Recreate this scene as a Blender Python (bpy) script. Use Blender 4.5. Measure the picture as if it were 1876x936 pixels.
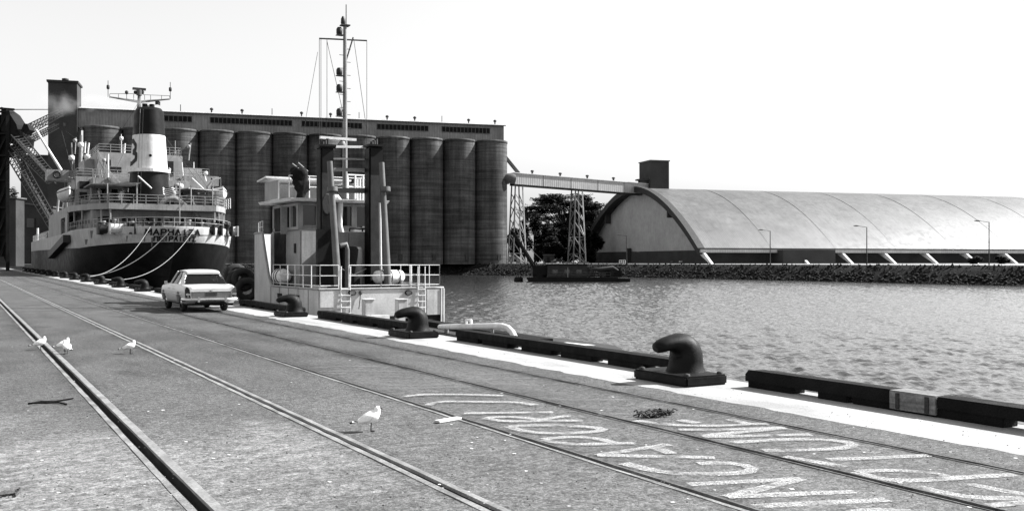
import bpy, bmesh, math, random
import numpy as np
from mathutils import Vector, Matrix

# ------------------------------------------------------------------ scene, camera, sky, sun, exposure
for o in list(bpy.data.objects): bpy.data.objects.remove(o)
scene = bpy.context.scene
COL = scene.collection
TH = math.radians(29.63); CT, ST = math.cos(TH), math.sin(TH)     # camera heading, clockwise from the wharf direction (+Y)
F, CX, HY, H = 1780.0, 938.0, 477.5, 1.78                         # focal length, centre and horizon in photo pixels; eye height

cd = bpy.data.cameras.new('camera'); cam = bpy.data.objects.new('camera', cd); COL.objects.link(cam)
cam.location = (0, 0, H); cam.rotation_euler = (math.pi/2, 0, -TH)
cd.sensor_width = 36; cd.lens = 36*F/1876; cd.shift_y = 9.5/1876
cd.clip_start = 0.1; cd.clip_end = 12000
scene.camera = cam

SUN_EL = math.radians(40)
SUN_AZ = math.atan2(0.98, -0.20)            # compass style: direction to the sun is (sin, cos)
w = bpy.data.worlds.new('World'); scene.world = w; w.use_nodes = True
nt = w.node_tree; nt.nodes.clear()
sky = nt.nodes.new('ShaderNodeTexSky'); sky.sky_type = 'NISHITA'; sky.sun_disc = False
sky.sun_elevation = SUN_EL; sky.sun_rotation = SUN_AZ
sky.air_density = 1.3; sky.dust_density = 1.0; sky.ozone_density = 1.0
# blue sensitive film: the sky's blue channel is what the plate records
bw = nt.nodes.new('ShaderNodeSeparateColor'); bg = nt.nodes.new('ShaderNodeBackground'); wo = nt.nodes.new('ShaderNodeOutputWorld')
bg.inputs['Strength'].default_value = 0.068
nt.links.new(sky.outputs[0], bw.inputs[0]); nt.links.new(bw.outputs[2], bg.inputs['Color']); nt.links.new(bg.outputs[0], wo.inputs[0])

sl = bpy.data.lights.new('sun', 'SUN'); sl.energy = 5.0; sl.angle = math.radians(0.53); sl.color = (1, 1, 1)
so = bpy.data.objects.new('sun', sl); COL.objects.link(so)
sd = Vector((math.sin(SUN_AZ)*math.cos(SUN_EL), math.cos(SUN_AZ)*math.cos(SUN_EL), math.sin(SUN_EL)))
so.rotation_euler = sd.to_track_quat('Z', 'Y').to_euler(); so.location = (60, -10, 60)
scene.view_settings.view_transform = 'Standard'; scene.view_settings.look = 'None'
scene.view_settings.exposure = 1.5; scene.view_settings.gamma = 1.0
scene.view_settings.use_curve_mapping = False
scene.render.engine = 'CYCLES'
R = random.Random(7)

# ------------------------------------------------------------------ helpers
def at(x, y, d):                     # photo pixel at a camera depth -> world point
    xc = (x-CX)/F*d
    return Vector((xc*CT+d*ST, -xc*ST+d*CT, H-(y-HY)/F*d))
def gnd(x, y, z=0.0): return at(x, y, F*(H-z)/(y-HY))
def ph(x): return TH+math.atan((x-CX)/F)
def onv(x, y, v):                    # pixel on the plane X = v (parallel to the quay)
    u = v/math.tan(ph(x)); return at(x, y, v*ST+u*CT)
def onu(x, y, u):                    # pixel on the plane Y = u (square to the quay)
    v = u*math.tan(ph(x)); return at(x, y, v*ST+u*CT)
ORG = {}
ZERO = Vector((0, 0, 0))
def V(*a): return Vector(a)
def tag(o, label=None, cat=None, group=None, kind=None):
    if label: o['label'] = label
    if cat: o['category'] = cat
    if group: o['group'] = group
    if kind: o['kind'] = kind
    return o
def thing(name, label, cat, loc=(0, 0, 0), rotz=None, group=None):
    o = bpy.data.objects.new(name, None); COL.objects.link(o); o.empty_display_size = 0.3
    o.location = loc
    if rotz is not None: o.rotation_euler = (0, 0, rotz); ORG[o.name] = ZERO
    else: ORG[o.name] = Vector(loc)
    return tag(o, label, cat, group)
def copy_tree(o, parent=None):
    c = o.copy(); COL.objects.link(c); c.parent = parent
    for ch in list(o.children): copy_tree(ch, c)
    return c

class MB:
    def __init__(s): s.v = []; s.f = []; s.sm = []; s.mi = []
    def add(s, vs, fs, smooth=False, mi=0):
        b = len(s.v); s.v += [tuple(p) for p in vs]
        for f in fs: s.f.append(tuple(b+i for i in f)); s.sm.append(smooth); s.mi.append(mi)
        return s
    def box(s, x0, x1, y0, y1, z0, z1, M=None, mi=0):
        if x0 > x1: x0, x1 = x1, x0
        if y0 > y1: y0, y1 = y1, y0
        if z0 > z1: z0, z1 = z1, z0
        vs = [V(x, y, z) for z in (z0, z1) for y in (y0, y1) for x in (x0, x1)]
        if M is not None: vs = [M @ p for p in vs]
        return s.add(vs, [(0,2,3,1),(4,5,7,6),(0,1,5,4),(2,6,7,3),(0,4,6,2),(1,3,7,5)], mi=mi)
    def cbox(s, c, sx, sy, sz, M=None):      # centred in x,y; z from c.z
        return s.box(c[0]-sx/2, c[0]+sx/2, c[1]-sy/2, c[1]+sy/2, c[2], c[2]+sz, M)
    def rings(s, rs, cap=True, smooth=True, closed=True, mi=0):
        n = len(rs[0]); vs = [p for r in rs for p in r]; fs = []
        m = n if closed else n-1
        for i in range(len(rs)-1):
            for j in range(m):
                k = (j+1) % n
                fs.append((i*n+j, i*n+k, (i+1)*n+k, (i+1)*n+j))
        s.add(vs, fs, smooth, mi)
        if cap:
            s.add(rs[0], [tuple(range(n-1, -1, -1))], False, mi); s.add(rs[-1], [tuple(range(n))], False, mi)
        return s
    def tube(s, pts, r, n=8, cap=True, smooth=True):
        pts = [Vector(p) for p in pts]; rr = r if isinstance(r, (list, tuple)) else [r]*len(pts)
        rs = []; up = None
        for i, p in enumerate(pts):
            t = (pts[min(i+1, len(pts)-1)]-pts[max(i-1, 0)]).normalized()
            if up is None:
                up = V(0, 0, 1) if abs(t.z) < 0.9 else V(0, 1, 0)
            a = t.cross(up).normalized(); b = a.cross(t).normalized(); up = b
            rs.append([p+(a*math.cos(q)+b*math.sin(q))*rr[i] for q in [2*math.pi*k/n for k in range(n)]])
        return s.rings([r_[::-1] for r_ in rs], cap, smooth)
    def cyl(s, p, q, r0, r1=None, n=10): return s.tube([p, q], [r0, r0 if r1 is None else r1], n)
    def lathe(s, c, prof, n=16, smooth=True, cap=True):
        rs = [[V(c[0]+r*math.cos(2*math.pi*k/n), c[1]+r*math.sin(2*math.pi*k/n), c[2]+z) for k in range(n)] for r, z in prof]
        return s.rings(rs, cap, smooth)
    def beam(s, p, q, wd, ht):                # rectangular bar between two points
        p, q = Vector(p), Vector(q); t = (q-p).normalized()
        up = V(0, 0, 1) if abs(t.z) < 0.95 else V(0, 1, 0)
        a = t.cross(up).normalized()*wd/2; b = a.cross(t).normalized()*ht/2
        r0 = [p-a-b, p+a-b, p+a+b, p-a+b]; r1 = [x+(q-p) for x in r0]
        return s.rings([r0[::-1], r1[::-1]], True, False)
    def prism(s, poly, off, mi=0):            # closed polygon of 3D points swept by a vector
        off = Vector(off); poly = [Vector(p) for p in poly]
        return s.rings([poly, [p+off for p in poly]], True, False, mi=mi)
    def quad(s, *p, mi=0): return s.add(p, [tuple(range(len(p)))], mi=mi)
    def build(s, name, mat, parent=None, bevel=0, origin=None):
        me = bpy.data.meshes.new(name)
        vs = s.v
        o = bpy.data.objects.new(name, me); COL.objects.link(o)
        if parent is None:
            if origin is None:
                a = np.array(vs); mn, mx = a.min(0), a.max(0)
                origin = ((mn[0]+mx[0])/2, (mn[1]+mx[1])/2, mn[2])
            org = Vector(origin); o.location = org; ORG[o.name] = org
        else:
            org = ORG[parent.name]; o.parent = parent; ORG[o.name] = org
        me.from_pydata([(p[0]-org[0], p[1]-org[1], p[2]-org[2]) for p in vs], [], s.f)
        me.polygons.foreach_set('use_smooth', s.sm)
        for m in (mat if isinstance(mat, (list, tuple)) else [mat]): me.materials.append(m)
        me.polygons.foreach_set('material_index', s.mi)
        bm = bmesh.new(); bm.from_mesh(me)
        bmesh.ops.recalc_face_normals(bm, faces=bm.faces)
        if bevel:
            bmesh.ops.remove_doubles(bm, verts=bm.verts, dist=1e-5)
            es = [e for e in bm.edges if len(e.link_faces) == 2 and e.calc_face_angle(0) > 0.6]
            bmesh.ops.bevel(bm, geom=es, offset=bevel, segments=2, affect='EDGES', clamp_overlap=True)
        bm.to_mesh(me); bm.free()
        return o
def struct(o): o['kind'] = 'structure'; return o
def rail_fence(m, pts, h=1.0, bars=(1.0, 0.66, 0.33), r=0.02, step=1.5, n=5):
    """stanchions and bars along a polyline"""
    pts = [Vector(p) for p in pts]
    for b in bars: 
        for p, q in zip(pts, pts[1:]): m.cyl(p+V(0,0,h*b), q+V(0,0,h*b), r, n=n)
    for p, q in zip(pts, pts[1:]):
        k = max(1, round((q-p).length/step))
        for i in range(k+1): 
            c = p.lerp(q, i/k); m.cyl(c, c+V(0,0,h), r*1.2, n=n)
    return m

# ------------------------------------------------------------------ materials (a black and white place: every colour is a grey)
def G(v): return (v, v, v, 1)
class NT:
    def __init__(s, name):
        s.m = bpy.data.materials.new(name); s.m.use_nodes = True; s.t = s.m.node_tree; s.t.nodes.clear()
        s.out = s.n('ShaderNodeOutputMaterial'); s.b = s.n('ShaderNodeBsdfPrincipled'); s.l(s.b.outputs[0], s.out.inputs[0])
        s.pos = s.n('ShaderNodeNewGeometry').outputs['Position']
    def n(s, t, **k):
        o = s.t.nodes.new(t)
        for a, b in k.items(): setattr(o, a, b)
        return o
    def l(s, a, b): s.t.links.new(a, b)
    def mapped(s, sc, src=None):
        m = s.n('ShaderNodeMapping'); m.inputs['Scale'].default_value = sc; s.l(src or s.pos, m.inputs[0]); return m.outputs[0]
    def noise(s, scale, detail=3, rough=.55, vec=None, lo=0.0, hi=1.0, flo=.36, fhi=.64):
        t = s.n('ShaderNodeTexNoise'); t.inputs['Scale'].default_value = scale; t.inputs['Detail'].default_value = detail
        t.inputs['Roughness'].default_value = rough; s.l(vec or s.pos, t.inputs['Vector'])
        return s.rng(t.outputs['Fac'], flo, fhi, lo, hi)
    def rng(s, src, a, b, lo, hi):
        r = s.n('ShaderNodeMapRange'); r.inputs[1].default_value = a; r.inputs[2].default_value = b
        r.inputs[3].default_value = lo; r.inputs[4].default_value = hi; s.l(src, r.inputs[0]); return r.outputs[0]
    def math(s, op, a, b=None):
        m = s.n('ShaderNodeMath', operation=op)
        for i, x in enumerate((a, b)):
            if x is None: continue
            if isinstance(x, (int, float)): m.inputs[i].default_value = x
            else: s.l(x, m.inputs[i])
        return m.outputs[0]
    def mul(s, *a):
        r = a[0]
        for x in a[1:]: r = s.math('MULTIPLY', r, x)
        return r
    def mix(s, f, a, b):
        m = s.n('ShaderNodeMix', data_type='FLOAT')
        for i, x in zip((0, 2, 3), (f, a, b)):
            if isinstance(x, (int, float)): m.inputs[i].default_value = x
            else: s.l(x, m.inputs[i])
        return m.outputs[0]
    def color(s, v):
        if isinstance(v, (int, float)): s.b.inputs['Base Color'].default_value = G(v); return
        c = s.n('ShaderNodeCombineColor')
        for i in range(3): s.l(v, c.inputs[i])
        s.l(c.outputs[0], s.b.inputs['Base Color'])
    def set(s, rough=None, metal=None, spec=None):
        for k, v in (('Roughness', rough), ('Metallic', metal), ('Specular IOR Level', spec)):
            if v is None: continue
            if isinstance(v, (int, float)): s.b.inputs[k].default_value = v
            else: s.l(v, s.b.inputs[k])
    def bump(s, h, strength=.3, dist=.02):
        b = s.n('ShaderNodeBump'); b.inputs['Strength'].default_value = strength; b.inputs['Distance'].default_value = dist
        s.l(h, b.inputs['Height']); s.l(b.outputs[0], s.b.inputs['Normal'])
def mat(name, v, rough=.6, var=.25, scale=2.0, fine=.12, fscale=25, bump=.15, metal=0, spec=.25, streak=0, stretch=(1, 1, 1)):
    k = NT(name)
    a = k.noise(scale, 4, vec=k.mapped(stretch), lo=1-var, hi=1+var); b = k.noise(fscale, 2, lo=1-fine, hi=1+fine)
    c = k.mul(a, b, v)
    if streak:
        st = k.noise(1.0, 3, .6, vec=k.mapped((5, 5, .35)), flo=.5, fhi=.75); c = k.mix(k.mul(st, streak), c, v*.35)
    k.color(c); k.set(k.noise(scale*2, 2, lo=rough*.85, hi=min(1, rough*1.15)), metal, spec)
    if bump: k.bump(b, bump, .01)
    return k.m
M = {}
M['iron'] = mat('black_iron', .006, .55, .5, 5, .25, 60, .25, spec=.12, streak=.4)
M['tar'] = mat('tarred_timber', .006, .8, .4, 3, .35, 50, .6, spec=.12)
M['newwood'] = mat('bare_timber', .13, .7, .35, 3, .2, 30, .3, stretch=(1, .4, 6))
M['steel'] = mat('rail_steel', .17, .45, .3, 3, .25, 40, .2, spec=.6)
M['rust'] = mat('rusty_steel', .03, .75, .4, 3, .3, 30, .4)
M['oldsteel'] = mat('dull_rail_steel', .085, .5, .35, 3, .3, 40, .3)
M['edge'] = mat('rail_edging', .16, .7, .35, 2.5, .25, 60, .4)
M['white'] = mat('white_paint', .6, .45, .1, 1.5, .06, 20, .05, streak=.35)
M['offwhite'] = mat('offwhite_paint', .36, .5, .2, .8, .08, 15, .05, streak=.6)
M['grey'] = mat('grey_paint', .2, .5, .2, 1.2, .1, 20, .05, streak=.4)
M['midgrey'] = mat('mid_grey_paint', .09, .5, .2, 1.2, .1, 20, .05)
M['tugwhite'] = mat('tug_paint', .24, .5, .16, 1.0, .08, 15, .05, streak=.5)
M['dark'] = mat('dark_paint', .02, .5, .3, 2, .2, 20, .1)
M['black'] = mat('black_paint', .006, .55, .3, 1, .2, 15, .05, spec=.12)
M['rubber'] = mat('black_rubber', .02, .8, .3, 4, .2, 30, .2, spec=.3)
M['rope'] = mat('mooring_rope', .22, .85, .2, 6, .3, 60, .5)
M['darkrope'] = mat('tarry_rope', .06, .85, .2, 6, .3, 60, .5)
M['canvas'] = mat('canvas', .62, .85, .12, 3, .08, 20, .2)
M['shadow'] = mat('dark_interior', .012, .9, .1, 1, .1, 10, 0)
M['hullblack'] = mat('hull_black', .007, .5, .4, .5, .2, 8, .05, spec=.12)
M['hullwhite'] = mat('stern_white', .36, .5, .16, .6, .06, 8, .05, streak=.5)
M['tughull'] = mat('tug_hull_white', .4, .5, .14, 1.2, .08, 15, .05, streak=.45)
M['shipwhite'] = mat('ship_white', .23, .5, .2, .5, .06, 8, .05, streak=.5)
M['brick'] = mat('dark_concrete', .034, .85, .25, .25, .12, 3, .1)
M['concrete2'] = mat('weathered_concrete', .16, .85, .25, .3, .1, 4, .1)
M['gravel'] = mat('gravel_land', .2, .9, .25, .15, .25, 6, .2)
M['trunk'] = mat('bark', .035, .9, .3, 3, .3, 20, .3)
M['chrome'] = mat('chrome', .6, .2, .1, 3, .05, 20, 0, metal=1)
M['feather'] = mat('white_feather', .8, .7, .06, 20, .06, 90, .15)
M['featherblack'] = mat('black_feather', .02, .6, .2, 20, .2, 90, .15)
M['stone'] = mat('loose_stone', .07, .85, .5, 8, .3, 40, .3)
M['weed'] = mat('dry_seaweed', .03, .8, .5, 15, .3, 60, .3)
M['wood'] = mat('pale_board', .5, .7, .2, 5, .2, 50, .2, stretch=(6, 1, 1))

def m_glass(name, v=.02):
    k = NT(name); k.color(v); k.set(.06, 0, .6); return k.m
M['glass'] = m_glass('dark_glass')
M['dimglass'] = mat('dull_dark_glass', .008, .5, .4, 1, .2, 10, 0, spec=.06)  # near black and dull: the dark of the windows is put into the colour
def m_carglass():
    k = NT('car_glass'); k.color(.25); k.set(.02); k.b.inputs['Transmission Weight'].default_value = 1.0; k.b.inputs['IOR'].default_value = 1.02
    k.b.inputs['Specular IOR Level'].default_value = 1.0
    k.b.inputs['Coat Weight'].default_value = .7; k.b.inputs['Coat Roughness'].default_value = .03; return k.m
M['carglass'] = m_carglass()
def m_carpaint():
    k = NT('car_paint'); k.color(k.noise(2, 2, lo=.38, hi=.43)); k.set(.35); k.b.inputs['Coat Weight'].default_value = .5
    k.b.inputs['Coat Roughness'].default_value = .08; return k.m
M['carpaint'] = m_carpaint()

def m_asphalt():
    k = NT('wharf_asphalt')
    grain = k.noise(38, 4, .85, flo=.38, fhi=.62, lo=.15, hi=1.95)
    coarse = k.noise(13, 4, .8, flo=.40, fhi=.60, lo=.55, hi=1.45)
    grain = k.mul(grain, coarse)
    chips = k.noise(20, 3, .7, flo=.6, fhi=.68, lo=1, hi=.4)
    mid = k.noise(1.1, 4, .6, vec=k.mapped((1, .45, 1)), flo=.38, fhi=.62, lo=.8, hi=1.2)
    big = k.noise(.16, 3, .55, flo=.35, fhi=.65, lo=.84, hi=1.12)
    # pale dust round a few points of the deck, plus one wide paler area
    dist = k.n('ShaderNodeVectorMath', operation='DISTANCE'); warp = k.n('ShaderNodeTexNoise'); warp.inputs['Scale'].default_value = .7; warp.inputs['Detail'].default_value = 5
    k.l(k.pos, warp.inputs['Vector'])
    wadd = k.n('ShaderNodeVectorMath', operation='MULTIPLY_ADD'); k.l(warp.outputs['Color'], wadd.inputs[0]); wadd.inputs[1].default_value = (2.4, 4.5, 0); k.l(k.pos, wadd.inputs[2])
    def pale_patch(c, r0, r1, sc):
        mp = k.n('ShaderNodeMapping'); mp.inputs['Scale'].default_value = sc; k.l(wadd.outputs[0], mp.inputs[0])
        d = k.n('ShaderNodeVectorMath', operation='DISTANCE'); k.l(mp.outputs[0], d.inputs[0]); d.inputs[1].default_value = (c[0]*sc[0], c[1]*sc[1], 0)
        return k.rng(d.outputs['Value'], r0, r1, 1, 0)
    dd = k.math('MAXIMUM', pale_patch((.2+1.2, 8.2+2.2, 0), 1.0, 2.2, (.6, .6, 0)), pale_patch((2.6+1.2, 9.0+2.2, 0), .3, 1.2, (1, .4, 0)))
    dd = k.math('MAXIMUM', dd, pale_patch((-1.8+1.2, 10.5+2.2, 0), .8, 2.2, (.6, .5, 0)))
    wide = k.mul(pale_patch((3.0+1.2, 5.0+2.2, 0), 3, 11.0, (1, .8, 0)), .44)  # broad area of paler deck, fading outwards
    dd = k.math('MAXIMUM', dd, wide)
    dd = k.mul(dd, k.noise(5, 5, .75, vec=k.mapped((.75, 1, 1)), flo=.38, fhi=.62, lo=.3, hi=1.15))
    base = k.mul(grain, mid, big, chips, k.noise(.55, 5, .7, vec=k.mapped((1, .35, 1)), flo=.56, fhi=.66, lo=1, hi=.6), .055)
    # grime packed beside the rails and worn tyre tracks
    sep = k.n('ShaderNodeSeparateXYZ'); k.l(k.pos, sep.inputs[0]); gx = None
    for c in (1.52, 3.32, 4.91, 6.43, 7.75):
        a_ = k.math('ABSOLUTE', k.math('SUBTRACT', sep.outputs[0], c)); gx = a_ if gx is None else k.math('MINIMUM', gx, a_)
    gx = k.math('ADD', gx, k.noise(3.0, 4, .7, vec=k.mapped((1, .3, 1)), lo=-.10, hi=.12))
    base = k.mul(base, k.rng(gx, .06, .26, .5, 1.0))
    tw = k.math('ADD', k.math('ABSOLUTE', k.math('SUBTRACT', k.math('ABSOLUTE', k.math('SUBTRACT', sep.outputs[0], 5.9)), .72)), k.noise(1.2, 4, .7, vec=k.mapped((1, .2, 1)), lo=-.15, hi=.2))
    base = k.mul(base, k.rng(tw, .02, .25, .8, 1.0))
    k.color(k.mix(k.mul(dd, .9), base, k.mul(k.noise(38, 4, .85, flo=.38, fhi=.62, lo=.45, hi=1.45), coarse, .2)))
    k.set(.85, 0, .25); k.bump(grain, .6, .004); return k.m
M['asphalt'] = m_asphalt()
def m_coping():
    k = NT('coping_concrete')
    a = k.noise(1.2, 4, .6, vec=k.mapped((1, .4, 1)), lo=.72, hi=1.15); b = k.noise(50, 3, .7, lo=.75, hi=1.2)
    sp = k.noise(9, 2, .5, flo=.7, fhi=.76, lo=1, hi=.25)
    k.color(k.mul(a, b, sp, .3)); k.set(.9, 0, .2); k.bump(b, .4, .004); return k.m
M['coping'] = m_coping()
def m_letter(name, v, lo, hi):
    k = NT(name)
    k.color(k.noise(40, 2, lo=v*.8, hi=v*1.2)); k.set(.8, 0, .2)
    tr = k.n('ShaderNodeBsdfTransparent'); mx = k.n('ShaderNodeMixShader')
    wear = k.math('MAXIMUM', k.noise(70, 3, .7, flo=lo, fhi=hi), k.noise(3.5, 4, .7, flo=.40, fhi=.66))
    k.l(wear, mx.inputs[0]); k.l(k.b.outputs[0], mx.inputs[1]); k.l(tr.outputs[0], mx.inputs[2]); k.l(mx.outputs[0], k.out.inputs[0])
    return k.m
M['paint'] = m_letter('worn_road_paint', .44, .34, .61)
M['paintfaint'] = m_letter('faded_road_paint', .17, .2, .6)
def m_water():
    k = NT('harbour_water'); k.color(.028); k.set(.04, 0, .5); k.b.inputs['IOR'].default_value = 1.33
    a = k.noise(4.5, 3, .5); 
    k.bump(a, .5, .03); return k.m
M['water'] = m_water()
def m_silo():
    k = NT('silo_concrete')
    z = k.mapped((.05, .05, 1.5)); band = k.noise(1.0, 4, .7, vec=z, flo=.38, fhi=.62, lo=.62, hi=1.3)
    big = k.noise(.09, 5, .65, lo=.55, hi=1.4); st = k.noise(1.0, 5, .65, vec=k.mapped((.9, .9, .04)), lo=.7, hi=1.2)
    f = k.noise(3.0, 3, .7, lo=.85, hi=1.15)
    k.color(k.mul(band, big, st, f, .068)); k.set(.9, 0, .2); k.bump(band, .4, .05); return k.m
M['silo'] = m_silo()
def m_corr(name, v, axis, period, metal=0, rough=.5, var=.15, depth=.5, band=None):
    """corrugated sheet: ribs across one object axis"""
    k = NT(name); tc = k.n('ShaderNodeTexCoord').outputs['Object']
    w = k.n('ShaderNodeTexWave'); w.wave_type = 'BANDS'; w.bands_direction = axis; w.inputs['Scale'].default_value = 1/(period*3.183)*1.0; w.inputs['Distortion'].default_value = 0
    k.l(tc, w.inputs['Vector'])
    a = k.noise(.12, 4, .6, lo=1-var, hi=1+var); b = k.noise(1.0, 3, .6, vec=k.mapped((2.2, .25, .25) if axis == 'X' else (.3, 2, .3), tc), lo=1-var*.7, hi=1+var*.7)
    f = k.noise(.8, 4, .7, lo=.9, hi=1.08)
    rib = k.rng(w.outputs['Fac'], 0, 1, 1-depth*.25, 1+depth*.1)
    k.color(k.mul(a, b, f, rib, v)); k.set(k.noise(.5, 3, lo=rough*.85, hi=rough*1.2), metal, .5); k.bump(w.outputs['Fac'], depth, .06); return k.m
M['roof'] = m_corr('galvanised_roof_sheet', .08, 'X', .62, .2, .55, .2, .2)
M['gable'] = m_corr('gable_sheet', .34, 'Y', .9, 0, .6, .1, .4)
M['gallery'] = m_corr('gallery_sheet', .16, 'X', .8, 0, .6, .2, .4)
M['conv'] = m_corr('conveyor_sheet', .34, 'X', .8, 0, .55, .1, .4)
def m_ground():
    k = NT('bank_grass'); a = k.noise(.5, 4, .7, lo=.6, hi=1.4); b = k.noise(6, 3, .7, lo=.6, hi=1.4)
    k.color(k.mul(a, b, .008)); k.set(.95, 0, .15); k.bump(b, .6, .1); return k.m
M['grass'] = m_ground()
def m_rock():
    k = NT('bank_rock'); oi = k.n('ShaderNodeTexWhiteNoise'); 
    v = k.n('ShaderNodeTexVoronoi'); v.inputs['Scale'].default_value = .9; k.l(k.pos, v.inputs['Vector'])
    k.color(k.mul(k.rng(v.outputs['Distance'], 0, .8, .5, 1.3), k.noise(4, 4, .7, lo=.6, hi=1.4), .012)); k.set(.9, 0, .2); return k.m
M['rock'] = m_rock()
def m_leaf(name, v):
    k = NT(name); k.color(k.mul(k.noise(.35, 3, .6, lo=.5, hi=1.5), k.noise(2.0, 2, lo=.7, hi=1.3), v)); k.set(.8, 0, .2); return k.m
M['leaf'] = m_leaf('cypress_foliage', .022)
M['leaf2'] = m_leaf('scrub_foliage', .012)
# ------------------------------------------------------------------ the setting: wharf deck, coping, water, far land
WATER = -2.6; LAND = .9
RAILS = [  # centre offset from the camera, near edging, groove, head width
    ('A', 1.52, .050, .115, .075), ('B', 3.32, .055, .075, .05), ('C', 4.91, .035, .075, .018), ('D', 6.43, .012, .085, .012), ('E', 7.75, .012, .07, .014)]
V_EDGE, V_COP = 10.05, 8.42
def channel(c, a, g, b): return c-g/2-a, c+g/2+b
m = MB(); lo = -80.0
U0, U1 = -25.0, 300.0
for _, c, a, g, b in RAILS:
    x0, x1 = channel(c, a, g, b); m.quad((lo, U0, 0), (x0, U0, 0), (x0, U1, 0), (lo, U1, 0)); lo = x1
# ragged seam against the coping strip
seam = []
uu = U0
while uu < U1: seam.append((V_COP+.03+R.uniform(-.045, .045)+.05*math.sin(uu*.35), uu, 0)); uu += .25 if uu < 45 else 2.5
seam.append((V_COP, U1, 0))
for p, q in zip(seam, seam[1:]): m.quad((lo, p[1], 0), p, q, (lo, q[1], 0))
struct(m.build('wharf_deck', M['asphalt'], origin=(0, 0, 0)))
m = MB(); m.box(V_COP-.25, V_EDGE, U0, U1, -.7, -.004); m.box(V_EDGE-.9, V_EDGE-.25, U0, U1, -6, -.7)
struct(m.build('wharf_coping', M['coping'], origin=(V_COP, 0, -.7)))
RL = {'A': 'wide rail groove in asphalt with pale edging, farthest rail from the kerb', 'B': 'pale edged rail sunk in asphalt, second farthest from the kerb',
      'C': 'middle one of five rails sunk in the wharf asphalt', 'D': 'thin dark rail between the two rows of painted letters', 'E': 'thin dark rail beside the white coping strip'}
for k, c, a, g, b in RAILS:
    x0, x1 = channel(c, a, g, b)
    t = thing('wharf_rail', RL[k], 'rail', (c, 100, -.08), group='rails set in the wharf')
    def strip(p0, p1, z0, z1, wob, name, mt):
        mm = MB(); pts = []; u = U0
        while u < U1: pts.append(u); u += .35 if u < 30 else 3
        pts.append(U1)
        rs = [[V(p0-R.uniform(0, wob), u, z0), V(p1+R.uniform(0, wob), u, z0), V(p1+R.uniform(0, wob), u, z1+R.uniform(-.003, .003)), V(p0-R.uniform(0, wob), u, z1+R.uniform(-.003, .003))] for u in pts]
        mm.rings(rs, True, False); return mm.build(name, mt, t)
    strip(x0, c-g/2, -.13, .007, .006, 'edging', M['edge'] if k in 'ABC' else M['oldsteel'])
    strip(c+g/2, x1, -.022, .006, .004, 'rail_head', M['steel'] if k in 'AB' else M['oldsteel'])
    mm = MB(); mm.box(c-g/2-.01, x1-.002, U0, U1, -.14, -.11); mm.box(c+g/2+.003, x1-.002, U0, U1, -.109, -.023); mm.build('groove_bed', M['shadow'], t)  # near black sides and bed: shade inside the groove put into the colour

# painted lettering, traced on the deck
def z7(x, y): return (1050+x/2.271, 660+y/2.271)
def z8(x, y): return (560+x/2.759, 650+y/2.759)
def stroke_obj(name, strokes, mt, wd, z, label, cat):
    m = MB()
    for pts in strokes:
        P = [gnd(*p) for p in pts]
        P = [V(p.x, p.y, 0) for p in P]
        # densify
        Q = []
        for a, b in zip(P, P[1:]):
            n = max(1, int((b-a).length/.12)); Q += [a.lerp(b, i/n) for i in range(n)]
        Q.append(P[-1])
        if len(Q) > 4:
            for _ in range(2): Q = [Q[0]]+[(Q[i-1]+Q[i]*2+Q[i+1])/4 for i in range(1, len(Q)-1)]+[Q[-1]]
        z += .0012
        L = []; Rr = []
        for i, p in enumerate(Q):
            t = (Q[min(i+1, len(Q)-1)]-Q[max(i-1, 0)]).normalized(); nn = V(-t.y, t.x, 0)*wd/2*R.uniform(.85, 1.15)
            L.append(p+nn+V(0, 0, z)); Rr.append(p-nn+V(0, 0, z))
        m.rings([L, Rr], False, False, closed=False)
    return tag(m.build(name, mt), label, cat)
S7 = lambda *p: [z7(*q) for q in p]
S8 = lambda *p: [z8(*q) for q in p]
stroke_obj('painted_lettering', [
    S7((1410, 628), (1280, 617), (1140, 628), (1120, 645), (1250, 662), (1450, 655), (1600, 672), (1500, 692), (1350, 692)),
    S7((750, 607), (1030, 594), (1310, 580)),
    S7((480, 517), (950, 493)), S7((950, 493), (640, 570)), S7((640, 570), (1170, 548)),
    S7((210, 430), (300, 455), (400, 473), (560, 477), (740, 470), (785, 458), (740, 435), (640, 424), (520, 432)),
    S7((400, 352), (100, 398)), S7((100, 398), (590, 408)), S7((325, 360), (410, 392)),
    S8((1200, 435), (1320, 460), (1660, 450)), S8((1200, 432), (1300, 418), (1460, 420), (1560, 450)),
    S8((1030, 368), (1100, 360), (1300, 362), (1480, 372), (1540, 383), (1450, 397), (1300, 405), (1150, 400), (1060, 385), (1030, 368)),
    S8((910, 325), (980, 343), (1400, 337)), S8((910, 325), (960, 315), (1060, 318), (1190, 335)), S8((1190, 335), (1330, 313)),
    S8((620, 262), (640, 245), (740, 240), (900, 245), (1080, 243), (1160, 260)), S8((800, 303), (1000, 300), (1250, 297)),
    S8((500, 218), (580, 206), (800, 207), (1000, 213))],
    M['paint'], .12, .002, 'worn white hand painted word SINGAPORE on asphalt between two rails', 'lettering')
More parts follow.
